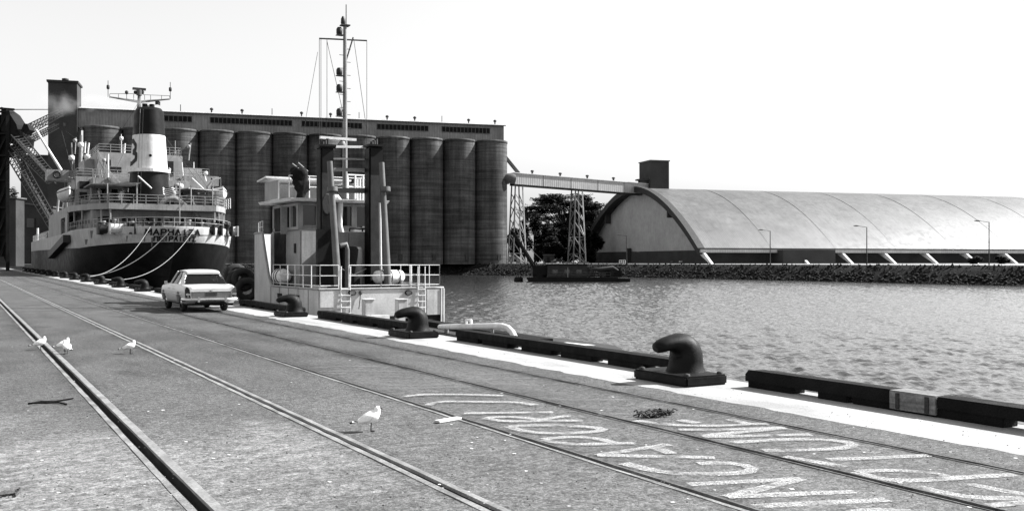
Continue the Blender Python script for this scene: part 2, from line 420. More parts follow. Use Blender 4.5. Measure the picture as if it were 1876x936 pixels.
stroke_obj('painted_lettering', [
    S7((1440, 525), (1520, 550), (1640, 575), (1876, 572)), S7((1650, 515), (1800, 545), (1900, 560)), S7((1730, 605), (1900, 590)),
    S7((1180, 465), (1230, 490), (1330, 507), (1560, 492), (1840, 477)), S7((1180, 465), (1240, 457), (1420, 460), (1560, 480), (1600, 500)),
    S7((880, 402), (1000, 422), (1130, 447)), S7((1060, 415), (1270, 408), (1480, 398)),
    S7((660, 345), (850, 333), (1020, 330), (1150, 340), (1200, 357), (1120, 370), (980, 377), (790, 378)),
    S7((540, 322), (720, 318), (990, 312)), S7((540, 318), (880, 285)), S7((440, 293), (680, 292), (880, 283)),
    S7((260, 255), (420, 275), (560, 278), (810, 268)), S7((440, 253), (520, 266)), S7((650, 250), (740, 272))],
    M['paint'], .125, .002, 'worn white hand painted word FORTUNE on asphalt nearest the coping strip', 'lettering')
stroke_obj('faded_paint', [
    S8((270, 148), (400, 132), (600, 132)), S8((350, 140), (390, 155), (620, 155), (760, 148)), S8((360, 172), (600, 168), (840, 163)),
    S8((20, 68), (200, 58), (390, 62)), S8((60, 85), (300, 82), (530, 88)), S8((90, 95), (200, 98)), S8((380, 115), (470, 112)), S8((600, 185), (680, 190))],
    M['paintfaint'], .16, .002, 'faded illegible paint strokes on asphalt following the word SINGAPORE', 'paint marks')
stroke_obj('faded_paint', [
    S8((1170, 215), (1260, 228), (1600, 228)), S8((1370, 265), (1500, 270), (1830, 268)), S8((1480, 303), (1680, 300))],
    M['paintfaint'], .16, .002, 'faded illegible paint strokes beside the seaweed clump', 'paint marks')
stroke_obj('faded_paint', [
    S8((930, 150), (1050, 148), (1190, 155)), S8((690, 110), (900, 100), (1040, 92)), S8((750, 130), (950, 125), (1160, 118))],
    M['paintfaint'], .16, .002, 'faded illegible paint strokes on asphalt following the word FORTUNE', 'paint marks')

# water: real waves where the harbour is open, a flat sheet beyond
def geo(a, b, s0, s1):
    xs = [a]
    while xs[-1] < b: 
        t = (xs[-1]-a)/(b-a); xs.append(xs[-1]+s0+(s1-s0)*t)
    return np.array(xs)
def wave_sheet():
    xs = geo(V_EDGE-.2, 330, .10, .8); ys = np.concatenate([-geo(20, 90, .5, 2)[::-1][:-1]+40, geo(20, 330, .15, .95)])
    X, Y = np.meshgrid(xs, ys); Z = np.zeros_like(X); rr = np.random.RandomState(3)
    for i in range(60):
        lam = .32*(1.7/.32)**(rr.rand()**1.2); ang = math.radians(95)+rr.normal(0, .75); k = 2*math.pi/lam
        amp = .0066*lam**.9*rr.uniform(.6, 1.3); p = rr.rand()*6.28
        ph_ = k*(X*math.cos(ang)+Y*math.sin(ang))+p+.8*np.sin(.11*X+.07*Y+i)
        Z += amp*(np.sin(ph_)+.25*np.sin(2*ph_+.6))
    gust = .75+.35*np.sin(.045*X+.8*np.sin(.02*Y))*np.sin(.03*Y+1)
    Z = Z*gust+WATER
    me = bpy.data.meshes.new('harbour_water'); ny, nx = X.shape
    me.vertices.add(nx*ny); me.vertices.foreach_set('co', np.stack([X, Y, Z], -1).ravel().astype(np.float32))
    idx = np.arange(nx*ny).reshape(ny, nx); q = np.stack([idx[:-1, :-1], idx[:-1, 1:], idx[1:, 1:], idx[1:, :-1]], -1).reshape(-1, 4)
    me.loops.add(q.size); me.loops.foreach_set('vertex_index', q.ravel().astype(np.int32))
    me.polygons.add(len(q)); me.polygons.foreach_set('loop_start', np.arange(0, q.size, 4, dtype=np.int32)); me.polygons.foreach_set('loop_total', np.full(len(q), 4, dtype=np.int32))
    me.polygons.foreach_set('use_smooth', np.ones(len(q), dtype=bool)); me.update(calc_edges=True); me.materials.append(M['water'])
    o = bpy.data.objects.new('harbour_water', me); COL.objects.link(o); struct(o)
wave_sheet()
m = MB(); m.quad((9.8, -2500, WATER-.45), (5000, -2500, WATER-.45), (5000, 700, WATER-.45), (9.8, 700, WATER-.45))
struct(m.build('open_water', M['water'], origin=(0, 0, WATER-.45)))

# far land: shoreline traced along the waterline, bank, flat ground to the horizon
shore = [gnd(x, y, WATER) for x, y in ((-50, 512), (430, 508), (820, 503.5), (1000, 505), (1150, 507.5), (1500, 515), (1876, 523.5))]
shore[0] = V(9.0, 262, WATER); shore[1] = V(60, 268, WATER)
e = (shore[-1]-shore[-2]); shore.append(shore[-1]+e.normalized()*120); shore.append(shore[-1]+V(260, -40, 0)); shore = [V(p.x, p.y, 0) for p in shore]
fine = []
for a, b in zip(shore, shore[1:]):
    n = max(2, int((b-a).length/3)); fine += [a.lerp(b, i/n) for i in range(n)]
fine.append(shore[-1])
for _ in range(6): fine = [fine[0]]+[(fine[i-1]+fine[i]*2+fine[i+1])/4 for i in range(1, len(fine)-1)]+[fine[-1]]
def nrm(i): 
    t = (fine[min(i+1, len(fine)-1)]-fine[max(i-1, 0)]).normalized(); return V(-t.y, t.x, 0)
NR = [nrm(i) for i in range(len(fine))]
def bank_row(off, z, j): return [p+NR[i]*(off+R.uniform(-j, j))+V(0, 0, z+R.uniform(-j, j)*.35) for i, p in enumerate(fine)]
rows = [bank_row(-2.5, WATER-1.4, .2), bank_row(.2, WATER, .4), bank_row(2.0, WATER+1.1, .4), bank_row(3.8, WATER+2.3, .35), bank_row(5.4, WATER+3.2, .25), bank_row(6.6, LAND, .05)]
m = MB(); m.rings(rows, False, True, closed=False)
struct(m.build('shore_bank', M['grass'], origin=(0, 0, WATER)))
top = rows[-1]; m = MB()
far = [p*1.0 for p in top]
rows2 = [top, [p+NR[i]*.9+V(0, 0, .02) for i, p in enumerate(top)], [p+NR[i]*30 for i, p in enumerate(top)]]
m.rings(rows2, False, False, closed=False)
ll = rows2[-1]
for i in range(len(ll)-1): m.quad(ll[i], ll[i+1], ll[i+1]+V((ll[i+1].x-150)*10, 4500, 0), ll[i]+V((ll[i].x-150)*10, 4500, 0))
m.quad(V(-3000, 300, LAND-.01), V(10, 300, LAND-.01), V(10, 4800, LAND-.01), V(-3000, 4800, LAND-.01))
m.quad(V(-3000, 300, -.01), V(10, 300, -.01), V(10, 300, LAND), V(-3000, 300, LAND))
struct(m.build('far_ground', M['gravel'], origin=(0, 300, 0)))
# rubble along the waterline: nobody could count it
m = MB(); ico = [(0,0,1),(.894,0,.447),(.276,.851,.447),(-.724,.526,.447),(-.724,-.526,.447),(.276,-.851,.447),(.724,.526,-.447),(-.276,.851,-.447),(-.894,0,-.447),(-.276,-.851,-.447),(.724,-.526,-.447),(0,0,-1)]
icf = [(0,1,2),(0,2,3),(0,3,4),(0,4,5),(0,5,1),(1,6,2),(2,7,3),(3,8,4),(4,9,5),(5,10,1),(6,7,2),(7,8,3),(8,9,4),(9,10,5),(10,6,1),(11,7,6),(11,8,7),(11,9,8),(11,10,9),(11,6,10)]
for k in range(5200):
    i = R.randrange(4, len(fine)-1); f = R.random()**1.3; p = fine[i].lerp(fine[i+1], R.random())
    s = R.uniform(.12, .42); c = p+NR[i]*(-.3+f*3.4)+V(0, 0, WATER+f*2.0)
    m.add([c+V(a*s*R.uniform(.7, 1.3), b*s*R.uniform(.7, 1.3), d*s*R.uniform(.5, .9)) for a, b, d in ico], icf)
tag(m.build('bank_rubble', M['rock']), 'dark broken rock rubble along the far waterline', 'rocks', kind='stuff')
# tufts on the upper bank
m = MB()
for k in range(9000):
    i = R.randrange(4, len(fine)-1); f = R.uniform(.35, 1.0); p = fine[i].lerp(fine[i+1], R.random())+NR[i]*(f*6.0)+V(0, 0, WATER+f*3.45)
    a = R.random()*6.28; s = R.uniform(.15, .4)
    m.add([p+V(math.cos(a)*s, math.sin(a)*s, 0), p-V(math.cos(a)*s, math.sin(a)*s, 0), p+V(R.uniform(-.2, .2), R.uniform(-.2, .2), s*1.3)], [(0, 1, 2)])
tag(m.build('bank_grass', M['leaf2']), 'rough dark grass on the slope of the far bank', 'grass', kind='stuff')

# ------------------------------------------------------------------ grain silos with gallery and tower
SR = at(899, 484, 305); SL = at(189, 484, 273); SR.z = SL.z = LAND
ev = (SL-SR)/11; PITCH = ev.length; RAD = PITCH*.5015; ed = ev.normalized(); fn = V(-ed.y, ed.x, 0)
if fn.dot(V(ST, CT, 0)) > 0: fn = -fn             # towards the camera
SILO_H = 38.2
def make_silo(c):
    t = thing('grain_silo', 'tall round concrete grain silo in the row under the long gallery', 'silo', c, group='grain silos in a row')
    m = MB(); m.lathe((c.x, c.y, c.z), [(RAD, -.2), (RAD, SILO_H*.25), (RAD, SILO_H*.5), (RAD, SILO_H*.75), (RAD, SILO_H-.7)], 48); m.build('silo_wall', M['silo'], t)
    m = MB(); m.lathe((c.x, c.y, c.z), [(RAD*.99, SILO_H-.75), (RAD+.14, SILO_H-.7), (RAD+.16, SILO_H-.1), (RAD-.1, SILO_H+.05)], 48); m.build('rim', M['silo'], t)
    m = MB(); q = c+fn*(RAD+.02)+ed*(-1.4); m.beam(q+V(0, 0, 1.0), q+V(0, 0, 2.9), 1.1, .25); m.build('hatch', M['dark'], t)
    return t
ORD = ['first', 'second', 'third', 'fourth', 'fifth', 'sixth', 'seventh', 'eighth', 'ninth', 'tenth', 'eleventh', 'twelfth', 'thirteenth', 'fourteenth', 'fifteenth', 'sixteenth']
s0 = make_silo(SR)
s0['label'] = 'round concrete grain silo at the end beside the conveyor bridge'
for i in range(1, 12):
    c = copy_tree(s0); c.location = SR+ev*i
    c['label'] = 'tall round concrete grain silo, %s from the conveyor bridge' % ORD[i] if i < 11 else 'tall round concrete grain silo at the end beside the square tower'
rz = math.atan2(-ed.y, -ed.x)                       # local +X runs to the right along the row
gl = SL-fn*1.2; 
gal = thing('conveyor_gallery', 'long low corrugated gallery running along the tops of the silos', 'gallery', gl+V(0, 0, SILO_H-.3), rz)
LX0, LX1 = -7.5, PITCH*11+RAD*.72
m = MB(); m.prism([(LX0, -3.2, 0), (LX0, 4.5, 0), (LX0, 4.5, 5.2), (LX0, -3.2, 5.2)], (LX1-LX0, 0, 0)); m.build('wall', M['gallery'], gal)
m = MB(); m.prism([(LX0, -3.7, 5.2), (LX0, .6, 6.1), (LX0, 5.0, 5.2), (LX0, .6, 5.9)], (LX1-LX0+.5, 0, 0)); rf = m.build('roof', M['conv'], gal)
m = MB(); m.box(LX0, LX1+.5, -3.78, -3.6, 4.95, 5.25); m.build('gutter', M['midgrey'], gal)
for px0, px1 in ((300, 352), (385, 535), (553, 663), (690, 785), (810, 897)):
    # window bands: positions along the gallery from the photo, converted to local metres
    def loc(px):
        d0 = gl+fn*3.2; best = min(((abs(((p.x*CT-p.y*ST)/(p.x*ST+p.y*CT))*F+CX-px), s) for s in np.arange(-10, 130, .25) for p in [d0-ed*s]))
        return best[1]
    a, b = loc(px0), loc(px1)
    win = MB(); win.box(a, b, -3.27, -3.19, 2.55, 4.1); wf = win.build('window', M['shadow'], gal)
    n = max(3, int((b-a)/1.15)); mm = MB()
    for i in range(n+1): x = a+(b-a)*i/n; mm.box(x-.07, x+.07, -3.33, -3.26, 2.55, 4.1)
    mm.box(a-.1, b+.1, -3.34, -3.25, 2.4, 2.56); mm.box(a-.1, b+.1, -3.34, -3.25, 4.1, 4.22)
    mm.build('frame', M['midgrey'], wf)
    for i in range(n):
        x = a+(b-a)*i/n; pm = MB(); pm.box(x+.1, x+(b-a)/n-.1, -3.30, -3.275, 2.6, 4.05); pm.build('pane', M['dimglass'], wf)
vent0 = None
for i in range(13):
    x = 12+i*(LX1-14)/12.0; p = gal.location-ed*x+V(0, 0, 5.95); y = p
    c = p+V(0, 0, -.05)
    if i % 3 == 1:
        mm = MB(); mm.cyl(c, c+V(0, 0, 2.0), .11, n=6); o = mm.build('roof_pole', M['rust'])
        tag(o, 'thin upright pole on the gallery roof, post %s from the square tower' % ORD[i], 'pole', 'poles on the gallery roof')
    else:
        t = thing('roof_vent', 'small dark round ventilator on the gallery roof, post %s from the square tower' % ORD[i], 'vent', c, group='ventilators on the gallery roof')
        mm = MB(); mm.cyl(c, c+V(0, 0, .8), .22, n=8); mm.build('stack', M['rust'], t)
        mm = MB(); mm.lathe(c+V(0, 0, .7), [(.25, 0), (.5, .15), (.5, .5), (.2, .75)], 10); mm.build('cowl', M['rust'], t)
# elevator tower at the end of the row
TD = 266.0; tl, tr = at(88, 484, TD), at(137, 484, TD); tw = (tr-tl).length
tow = thing('elevator_tower', 'tall square concrete tower with small windows at the end of the silos', 'tower', (tl.x, tl.y, LAND), rz)
TH_ = at(88, 150, TD).z-LAND
m = MB(); m.box(0, tw, 0, 8, -.2, TH_); m.build('shaft', M['brick'], tow)
m = MB(); m.box(-.35, tw+.35, -.35, 8.35, TH_, TH_+.55); m.build('parapet', M['brick'], tow)
m = MB(); m.box(tw*.42, tw*.62, 3, 4.5, TH_+.55, TH_+1.3); m.lathe((tw*.52, 3.7, TH_+1.3), [(.9, 0), (.9, .35), (.3, .5)], 10); m.build('roof_vent', M['rust'], tow)
for zz in (TH_-7.0, TH_-12): 
    m = MB(); m.box(tw*.52, tw*.6, -.06, .02, zz, zz+(2.2 if zz > TH_-10 else .9)); m.build('window', M['glass'], tow)
# workhouse behind the tower and low buildings towards the root of the wharf
bl = at(38, 484, 292); bw_ = (at(140, 484, 292)-bl).length
b1 = thing('workhouse', 'flat roofed dark concrete block behind the square tower', 'building', (bl.x, bl.y, LAND), rz)
hh = at(38, 286, 292).z-LAND
m = MB(); m.box(0, bw_, 0, 14, -.2, hh); m.build('wall', M['brick'], b1)
m = MB(); m.box(-.3, bw_+.3, -.3, 14.3, hh, hh+.5); m.build('roof', M['brick'], b1)
for a, b in ((.42, 12), (.78, 12), (.42, 24)):
    m = MB(); m.box(bw_*a, bw_*a+1.6, -.06, .02, b, b+2); m.build('window', M['glass'], b1)
# sheds at the root of the wharf
def shed_box(x0, x1, ytop, ybase, d, dep, mt, label, roofdrop=0):
    a, b = at(x0, ybase, d), at(x1, ybase, d); zb = max(0, a.z) if d < 240 else LAND; wd = (b-a).length; h = at(x0, ytop, d).z-zb
    t = thing('transit_shed', label, 'shed', (a.x, a.y, zb), -TH)
    m = MB(); m.prism([(0, 0, -.1), (wd, 0, -.1), (wd, 0, h-roofdrop), (0, 0, h)], (0, dep, 0)); m.build('wall', mt, t)
    m = MB(); m.prism([(-.4, -.4, h+.03), (wd+.4, -.4, h-roofdrop+.03), (wd+.4, -.4, h-roofdrop+.35), (-.4, -.4, h+.35)], (0, dep+.8, 0)); m.build('roof', M['midgrey'], t)
    for k in range(2):
        m = MB(); m.box(wd*(.15+.45*k), wd*(.4+.45*k), -.08, .02, 0.05, min(4.2, h*.5)); m.build('door', M['dark'], t)
    m = MB(); m.box(wd*.3, wd*.55, -.08, .02, h*.6, h*.75); m.build('window', M['glass'], t)
    return t
shed_box(-60, 29, 360, 487, 228, 4, M['brick'], 'dark lean-to transit shed at the root of the wharf', .5)
shed_box(29, 96, 372, 486, 246, 5, M['brick'], 'lighter concrete shed beside the dark lean-to shed', 1.2)
# ------------------------------------------------------------------ arched store shed
SA = math.radians(17); GD = 330.0
G0 = at(1166, 484, GD); axc = V(math.cos(SA)*CT+math.sin(SA)*ST, -math.cos(SA)*ST+math.sin(SA)*CT, 0)
srz = math.atan2(axc.y, axc.x)
SHL, SHW, SHH, SHE = 155.0, 96.0, 25.4, 4.6
shd = thing('arched_store', 'huge arched corrugated store shed with pale raked buttresses beyond the water', 'shed', (G0.x, G0.y, LAND), srz)
def arch(t, inset=0.0): return SHE+(SHH-SHE-inset)*(1-abs(t)**1.85)
TS = [math.copysign(abs(q)**.9, q) for q in np.linspace(-1, 1, 41)]
NB = 7; BL = SHL/NB
def roof_bay(x0, x1, ins=0.0, thick=.35, hw=SHW/2):
    outer0 = [V(x0, hw*t, arch(t, ins)) for t in TS]; outer1 = [V(x1, hw*t, arch(t, ins)) for t in TS]
    inner0 = [V(x0, (hw-.3)*t, arch(t, ins)-thick) for t in TS]; inner1 = [V(x1, (hw-.3)*t, arch(t, ins)-thick) for t in TS]
    mm = MB()
    mm.rings([outer0, outer1], False, True, closed=False); mm.rings([inner1, inner0], False, True, closed=False)
    mm.rings([inner0, outer0], False, False, closed=False); mm.rings([outer1, inner1], False, False, closed=False)
    mm.quad(outer0[0], outer1[0], inner1[0], inner0[0]); mm.quad(outer0[-1], outer1[-1], inner1[-1], inner0[-1])
    return mm
for i in range(NB):
    roof_bay(i*BL+(.0 if i == 0 else .22), (i+1)*BL-.22).build('roof_sheet', M['roof'], shd)
    if i: roof_bay(i*BL-.4, i*BL+.4, .14, .1).build('roof_joint', M['midgrey'], shd)
# proud verge along the gable edge
roof_bay(-2.2, -.05, -.5, 1.9).build('verge', M['rust'], shd)
# gable sheet and its dark base
gp = [V(1.2, (SHW/2-2.0)*t, arch(t, .6)-.6) for t in TS]
m = MB(); m.prism(gp, (.25, 0, 0)); m.build('gable_wall', M['gable'], shd)
m = MB(); m.box(.7, 1.6, -SHW/2+2.2, SHW/2-2.2, -.2, SHE-.75); m.build('gable_base', M['brick'], shd)
m = MB(); m.box(.55, .75, 6, 9.4, 0, 5.2); m.build('door', M['shadow'], shd)
# small tie brackets under the verge
for s in (-1, 1):
    m = MB(); y = s*SHW/2*.53; z = arch(.53); m.box(-.9, 1.0, y-.5, y+.5, z-4.6, z-1.4); m.build('bracket', M['rust'], shd)
# side wall, eave and buttresses (near side)
m = MB(); m.box(.8, SHL, -SHW/2+3.0, -SHW/2+3.5, -.2, SHE-.3); m.box(.8, SHL, SHW/2-3.5, SHW/2-3.0, -.2, SHE-.3); m.build('side_wall', M['brick'], shd)
m = MB(); m.box(-1.5, SHL, -SHW/2-.45, -SHW/2+.4, SHE-1.35, SHE-.4); m.build('eave_beam', M['conv'], shd)
for i in range(11):
    x = .5+i*(SHL-1)/10.0 if i else -.6
    if i == 1: continue
    m = MB(); m.prism([(x, -SHW/2+2.9, SHE-1.4), (x, -SHW/2-.3, SHE-1.4), (x, -SHW/2-5.2, 0), (x, -SHW/2-4.0, 0)], (.75, 0, 0)); m.build('buttress', M['white'], shd)
m = MB(); m.box(24, 42, -SHW/2-3.6, -SHW/2+2.9, -.1, SHE-.5); m.build('lean_to', M['brick'], shd)
# head house on the ridge and the conveyor bridge
hp = at(1196, 350, 333)
hh_ = thing('head_house', 'small dark box house on the ridge of the arched shed', 'head house', (hp.x, hp.y, LAND+SHH-1.5), srz)
m = MB(); m.box(-3.0, 3.9, -4.5, 4.5, 0, 10.6); m.build('wall', M['brick'], hh_)
m = MB(); m.box(-3.25, 4.15, -4.75, 4.75, 10.6, 10.95); m.build('roof', M['midgrey'], hh_)
m = MB(); m.box(-7, -3.05, -3.6, -1.0, 4.0, 4.5); m.build('landing', M['rust'], hh_)
ca, cb = at(938, 325, 306), at(1184, 345, 331)
cv = cb-ca; crz = math.atan2(cv.y, cv.x); cl = math.hypot(cv.x, cv.y); dz = cb.z-ca.z
con = thing('conveyor_bridge', 'pale enclosed conveyor bridge on two trestle towers between silos and shed', 'conveyor', (ca.x, ca.y, LAND), crz)
z0 = ca.z-LAND; nseg = 5; CH = 3.4
for i in range(nseg):
    x0, x1 = cl*i/nseg+.08, cl*(i+1)/nseg-.08; f = lambda x: z0+dz*x/cl
    m = MB(); m.prism([(x0, -1.7, f(x0)-CH/2-.5), (x1, -1.7, f(x1)-CH/2-.5), (x1, -1.7, f(x1)+CH/2-.5), (x0, -1.7, f(x0)+CH/2-.5)], (0, 3.4, 0)); m.build('gallery_panel', M['conv'], con)
    xm = x1-3; m = MB(); m.cyl((xm, 0, f(xm)+CH/2-.6), (xm, 0, f(xm)+CH/2+.6), .3, n=8); m.lathe((xm, 0, f(xm)+CH/2+.5), [(.35, 0), (.6, .12), (.5, .5), (.1, .6)], 8); m.build('roof_vent', M['rust'], con)
    if i: m = MB(); m.box(cl*i/nseg-.07, cl*i/nseg+.07, -1.74, 1.74, f(cl*i/nseg)-CH/2-.5, f(cl*i/nseg)+CH/2-.5); m.build('joint_band', M['rust'], con)
m = MB(); m.prism([(0, -1.95, z0+CH/2-.5), (cl, -1.95, z0+dz+CH/2-.5), (cl, -1.95, z0+dz+CH/2-.3), (0, -1.95, z0+CH/2-.3)], (0, 3.9, 0)); m.build('roof', M['white'], con)
m = MB(); m.prism([(0, -1.5, z0-CH/2-.9), (cl, -1.5, z0+dz-CH/2-.9), (cl, -1.5, z0+dz-CH/2-.52), (0, -1.5, z0-CH/2-.52)], (0, 3, 0)); m.build('floor_girder', M['rust'], con)
m = MB(); m.tube([(-.3, -1.8, z0-.6), (-2.3, -1.8, z0-.5), (-2.6, 0, z0-.5), (-2.3, 1.8, z0-.5), (-.3, 1.8, z0-.6)], 1.55, 10); m.build('end_hood', M['midgrey'], con)
m = MB(); p = con.matrix_world
m.beam((-6.5, 0, z0+10.5), (2.5, 0, z0+1.2), .8, .9); m.build('feed_chute', M['rust'], con)
def trestle(px_top, px_bl, px_br, d):
    mid = at(px_top, 484, d); rel = V(mid.x-ca.x, mid.y-ca.y, 0); x = rel.x*math.cos(crz)+rel.y*math.sin(crz)
    zt = z0+dz*x/cl-CH/2-.9; wb = (px_br-px_bl)/F*d/2; tt = 1.3
    cs = []
    for sx in (-1, 1):
        for sy in (-1, 1):
            a, b = V(x+sx*wb, sy*1.7, 0), V(x+sx*tt, sy*1.2, zt); cs.append((a, b))
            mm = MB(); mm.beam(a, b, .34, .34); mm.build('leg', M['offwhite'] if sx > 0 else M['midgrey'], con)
            mm = MB(); mm.box(a.x-.7, a.x+.7, a.y-.7, a.y+.7, -.2, .5); mm.build('footing', M['concrete2'], con)
    L = lambda i, t: cs[i][0].lerp(cs[i][1], t)
    lev = [0, .13, .36, .57, .74, .9]
    for a, b in zip(lev, lev[1:]):
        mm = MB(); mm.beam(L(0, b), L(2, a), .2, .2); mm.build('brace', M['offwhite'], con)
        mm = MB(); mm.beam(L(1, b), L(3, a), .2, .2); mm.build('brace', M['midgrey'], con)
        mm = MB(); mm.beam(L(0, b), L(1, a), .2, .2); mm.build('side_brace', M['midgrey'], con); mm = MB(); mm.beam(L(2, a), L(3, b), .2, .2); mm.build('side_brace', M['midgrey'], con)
    for b in (.13, .36):
        mm = MB(); mm.beam(L(0, b), L(2, b), .2, .2); mm.build('strut', M['midgrey'], con); mm = MB(); mm.beam(L(1, b), L(3, b), .2, .2); mm.build('strut', M['midgrey'], con)
trestle(947, 934, 961, 307); trestle(1059, 1047, 1074, 317)

# ------------------------------------------------------------------ trees under the conveyor
def leaf_pad(m, c, rx, ry, rz_, n, s, fan=None):
    for _ in range(n):
        while True:
            p = V(R.uniform(-1, 1), R.uniform(-1, 1), R.uniform(-1, 1))
            if p.length < 1: break
        q = c+V(p.x*rx, p.y*ry, p.z*rz_)
        a = R.random()*6.28; t = R.uniform(-.5, .5); k = s*R.uniform(.6, 1.5)
        d1 = V(math.cos(a), math.sin(a), t)*k; d2 = V(-math.sin(a), math.cos(a), R.uniform(-.4, .4))*k*.5
        m.add([q-d1*.6-d2, q-d1*.6+d2, q+d1], [(0, 1, 2)])
def cypress(px, ybase, d, wpx, ytop, label, seed, pads=26, flat=.14, low=.35, name='cypress_tree', mt='leaf', dens=170, group=None, stems=1):
    global R
    keep = R; R = random.Random(seed)
    c = at(px, 484, d); c.z = LAND; wd = wpx/F*d/2; ht = at(px, ytop, d).z-LAND
    t = thing(name, label, 'tree', c, group=group)
    tm = MB(); cm = MB()
    for k in range(stems):
        ox = 0 if stems == 1 else (k-(stems-1)/2)*wd*.45
        tm.tube([c+V(ox*.6, 0, -.3), c+V(ox*.8, .2, ht*.3), c+V(ox+R.uniform(-.5, .5), -.2, ht*.6), c+V(ox, 0, ht*.88)], [ht*.028, ht*.022, ht*.015, ht*.006], 8)
    for i in range(pads):
        f = low+(1-low)*((i+.5)/pads); prof = math.sin(min(1, (1-f)/(1-low)*2.4+.3)*math.pi/2)**.7
        a = R.random()*6.28; rr = wd*prof*R.uniform(.3, .95)
        h = ht*f*R.uniform(.97, 1.0); q = c+V(math.cos(a)*rr, math.sin(a)*rr, h); pr = wd*R.uniform(.22, .4)
        leaf_pad(cm, q, pr, pr, ht*flat*R.uniform(.4, .8), dens, .55)
        # feathery tips that point outwards
        for j in range(5):
            b = a+R.uniform(-.5, .5); e = q+V(math.cos(b), math.sin(b), R.uniform(.0, .22))*pr*R.uniform(.9, 1.35)
            for s in range(9): leaf_pad(cm, q.lerp(e, s/8), .5*(1.1-s/9), .5*(1.1-s/9), .28, 4, .4)
        tm.tube([c+V(0, 0, h*.55), c.lerp(q, .5)+V(0, 0, h*.32), q], [ht*.009, ht*.006, ht*.003], 5)
    tm.build('trunk', M['trunk'], t); cm.build('crown', M[mt], t)
    R = keep
    return t
cypress(1034, 480, 378, 134, 357, 'broad flat topped dark cypress behind the trestle towers', 11, 60, .075, .52, dens=420)
cypress(1075, 480, 384, 60, 372, 'smaller dark cypress between the broad cypress and the arched shed', 12, 26, .08, .55, dens=300)
cypress(1094, 480, 372, 30, 371, 'slender bare stemmed cypress leaning by the arched shed', 13, 9, .09, .62, dens=110, stems=2)
cypress(962, 480, 392, 22, 384, 'small far cypress close to the end silo', 14, 10, .12, .5, dens=110)
for i, (px, wpx, yt, d) in enumerate(((950, 44, 424, 352), (980, 50, 402, 362), (1012, 56, 418, 356), (1046, 54, 412, 362), (1082, 44, 424, 350), (1000, 60, 440, 345), (1062, 52, 446, 344))):
    cypress(px, 480, d, wpx, yt, 'dense dark scrub bush at the foot of the cypresses', 30+i, 16, .3, .12, 'scrub_bush', 'leaf2', 420, 'scrub below the cypresses')
for i, (px, wpx, yt, d) in enumerate(((-20, 60, 330, 330), (20, 44, 352, 335))):
    cypress(px, 480, d, wpx, yt, 'dark tree behind the sheds at the root of the wharf', 50+i, 18, .2, .3, 'shade_tree', 'leaf', 170, 'trees behind the transit sheds')
cypress(1838, 480, 262, 26, 472, 'low dark weed bush between the last two lamp posts, the one by the tall post', 61, 8, .5, .1, 'weed_bush', 'leaf2', 90, 'bushes by the shed')
cypress(1790, 480, 262, 34, 473, 'low dark weed bush before the buttresses midway between two lamp posts', 62, 8, .5, .1, 'weed_bush', 'leaf2', 90, 'bushes by the shed')

# ------------------------------------------------------------------ lamp posts, hut, cars and fence on the far shore
for i, (px, yt, yb, d, lab) in enumerate(((1148, 432, 482, 268, 'single arm lamp post in front of the gable wall'), (1411, 423, 483, 232, 'single arm lamp post nearest the gable corner of the shed'), (1588, 416, 484, 205, 'single arm lamp post halfway along the shed'), (1812, 407, 484, 185, 'tall single arm lamp post near the far end of the shed'))):
    p = at(px, yb, d); p.z = LAND; h = at(px, yt, d).z-LAND
    t = thing('lamp_post', lab, 'lamp post', p, group='lamp posts along the far shore')
    m = MB(); m.cyl(p, p+V(0, 0, h), .13, .08, 8); m.build('pole', M['rust'], t)
    q = p+V(-CT*1.9, ST*1.9, h+.25); m = MB(); m.cyl(p+V(0, 0, h-.05), q, .05, n=6); m.build('arm', M['rust'], t)
    m = MB(); m.tube([q+V(.2, -.1, 0), q+V(-CT*.3, ST*.3, .03), q+V(-CT*.9, ST*.9, 0)], [.08, .16, .06], 8); m.build('lamp_head', M['midgrey'], t)
def small_box(name, label, cat, px, d, wd, dep, h, mt, roof=True):
    p = at(px, 484, d); p.z = LAND; t = thing(name, label, cat, p, -TH)
    m = MB(); m.box(-wd/2, wd/2, 0, dep, -.1, h); m.build('wall', mt, t)
    m = MB(); m.box(-wd/2-.25, wd/2+.25, -.25, dep+.25, h, h+.2); m.build('roof', M['midgrey'], t)
    m = MB(); m.box(-wd*.2, wd*.05, -.06, .02, 0.02, min(2.1, h*.8)); m.build('door', M['shadow'], t)
small_box('site_hut', 'small dark hut under the scrub between the trestles', 'hut', 1006, 330, 3.6, 3, 2.8, M['brick'])
small_box('site_hut', 'pale low hut beside the trestle next to the silos', 'hut', 945, 325, 4.6, 3, 2.1, M['grey'])
small_box('site_hut', 'grey low hut behind the barge jib', 'hut', 964, 325, 2.6, 3, 1.9, M['concrete2'])
def far_car(label, px, d, rot, mt):
    p = at(px, 484, d); p.z = LAND; t = thing('parked_car', label, 'car', p, rot, group='cars parked on the far shore')
    m = MB(); m.rings([[V(-2.2, s*.85, .35), V(-2.2, s*.85, .8), V(-1.2, s*.85, .88), V(1.1, s*.85, .88), V(2.2, s*.85, .78), V(2.2, s*.85, .35)] for s in (-1, 1)], True, False); m.build('body', mt, t)
    m = MB(); m.rings([[V(-1.4, s*.78, .88), V(-.85, s*.62, 1.42), V(.5, s*.62, 1.42), V(1.1, s*.78, .88)] for s in (-1, 1)], True, False); m.build('cabin', M['glass'], t)
    m = MB(); m.box(-.9, .55, -.64, .64, 1.42, 1.47); m.build('roof', mt, t)
    for x in (-1.35, 1.35):
        for s in (-1, 1): m = MB(); m.cyl((x, s*.86, .31), (x, s*.68, .31), .31, n=12); m.build('wheel', M['rubber'], t)
far_car('white sedan parked at the corner of the arched shed', 1258, 300, -TH+.1, M['carpaint'])
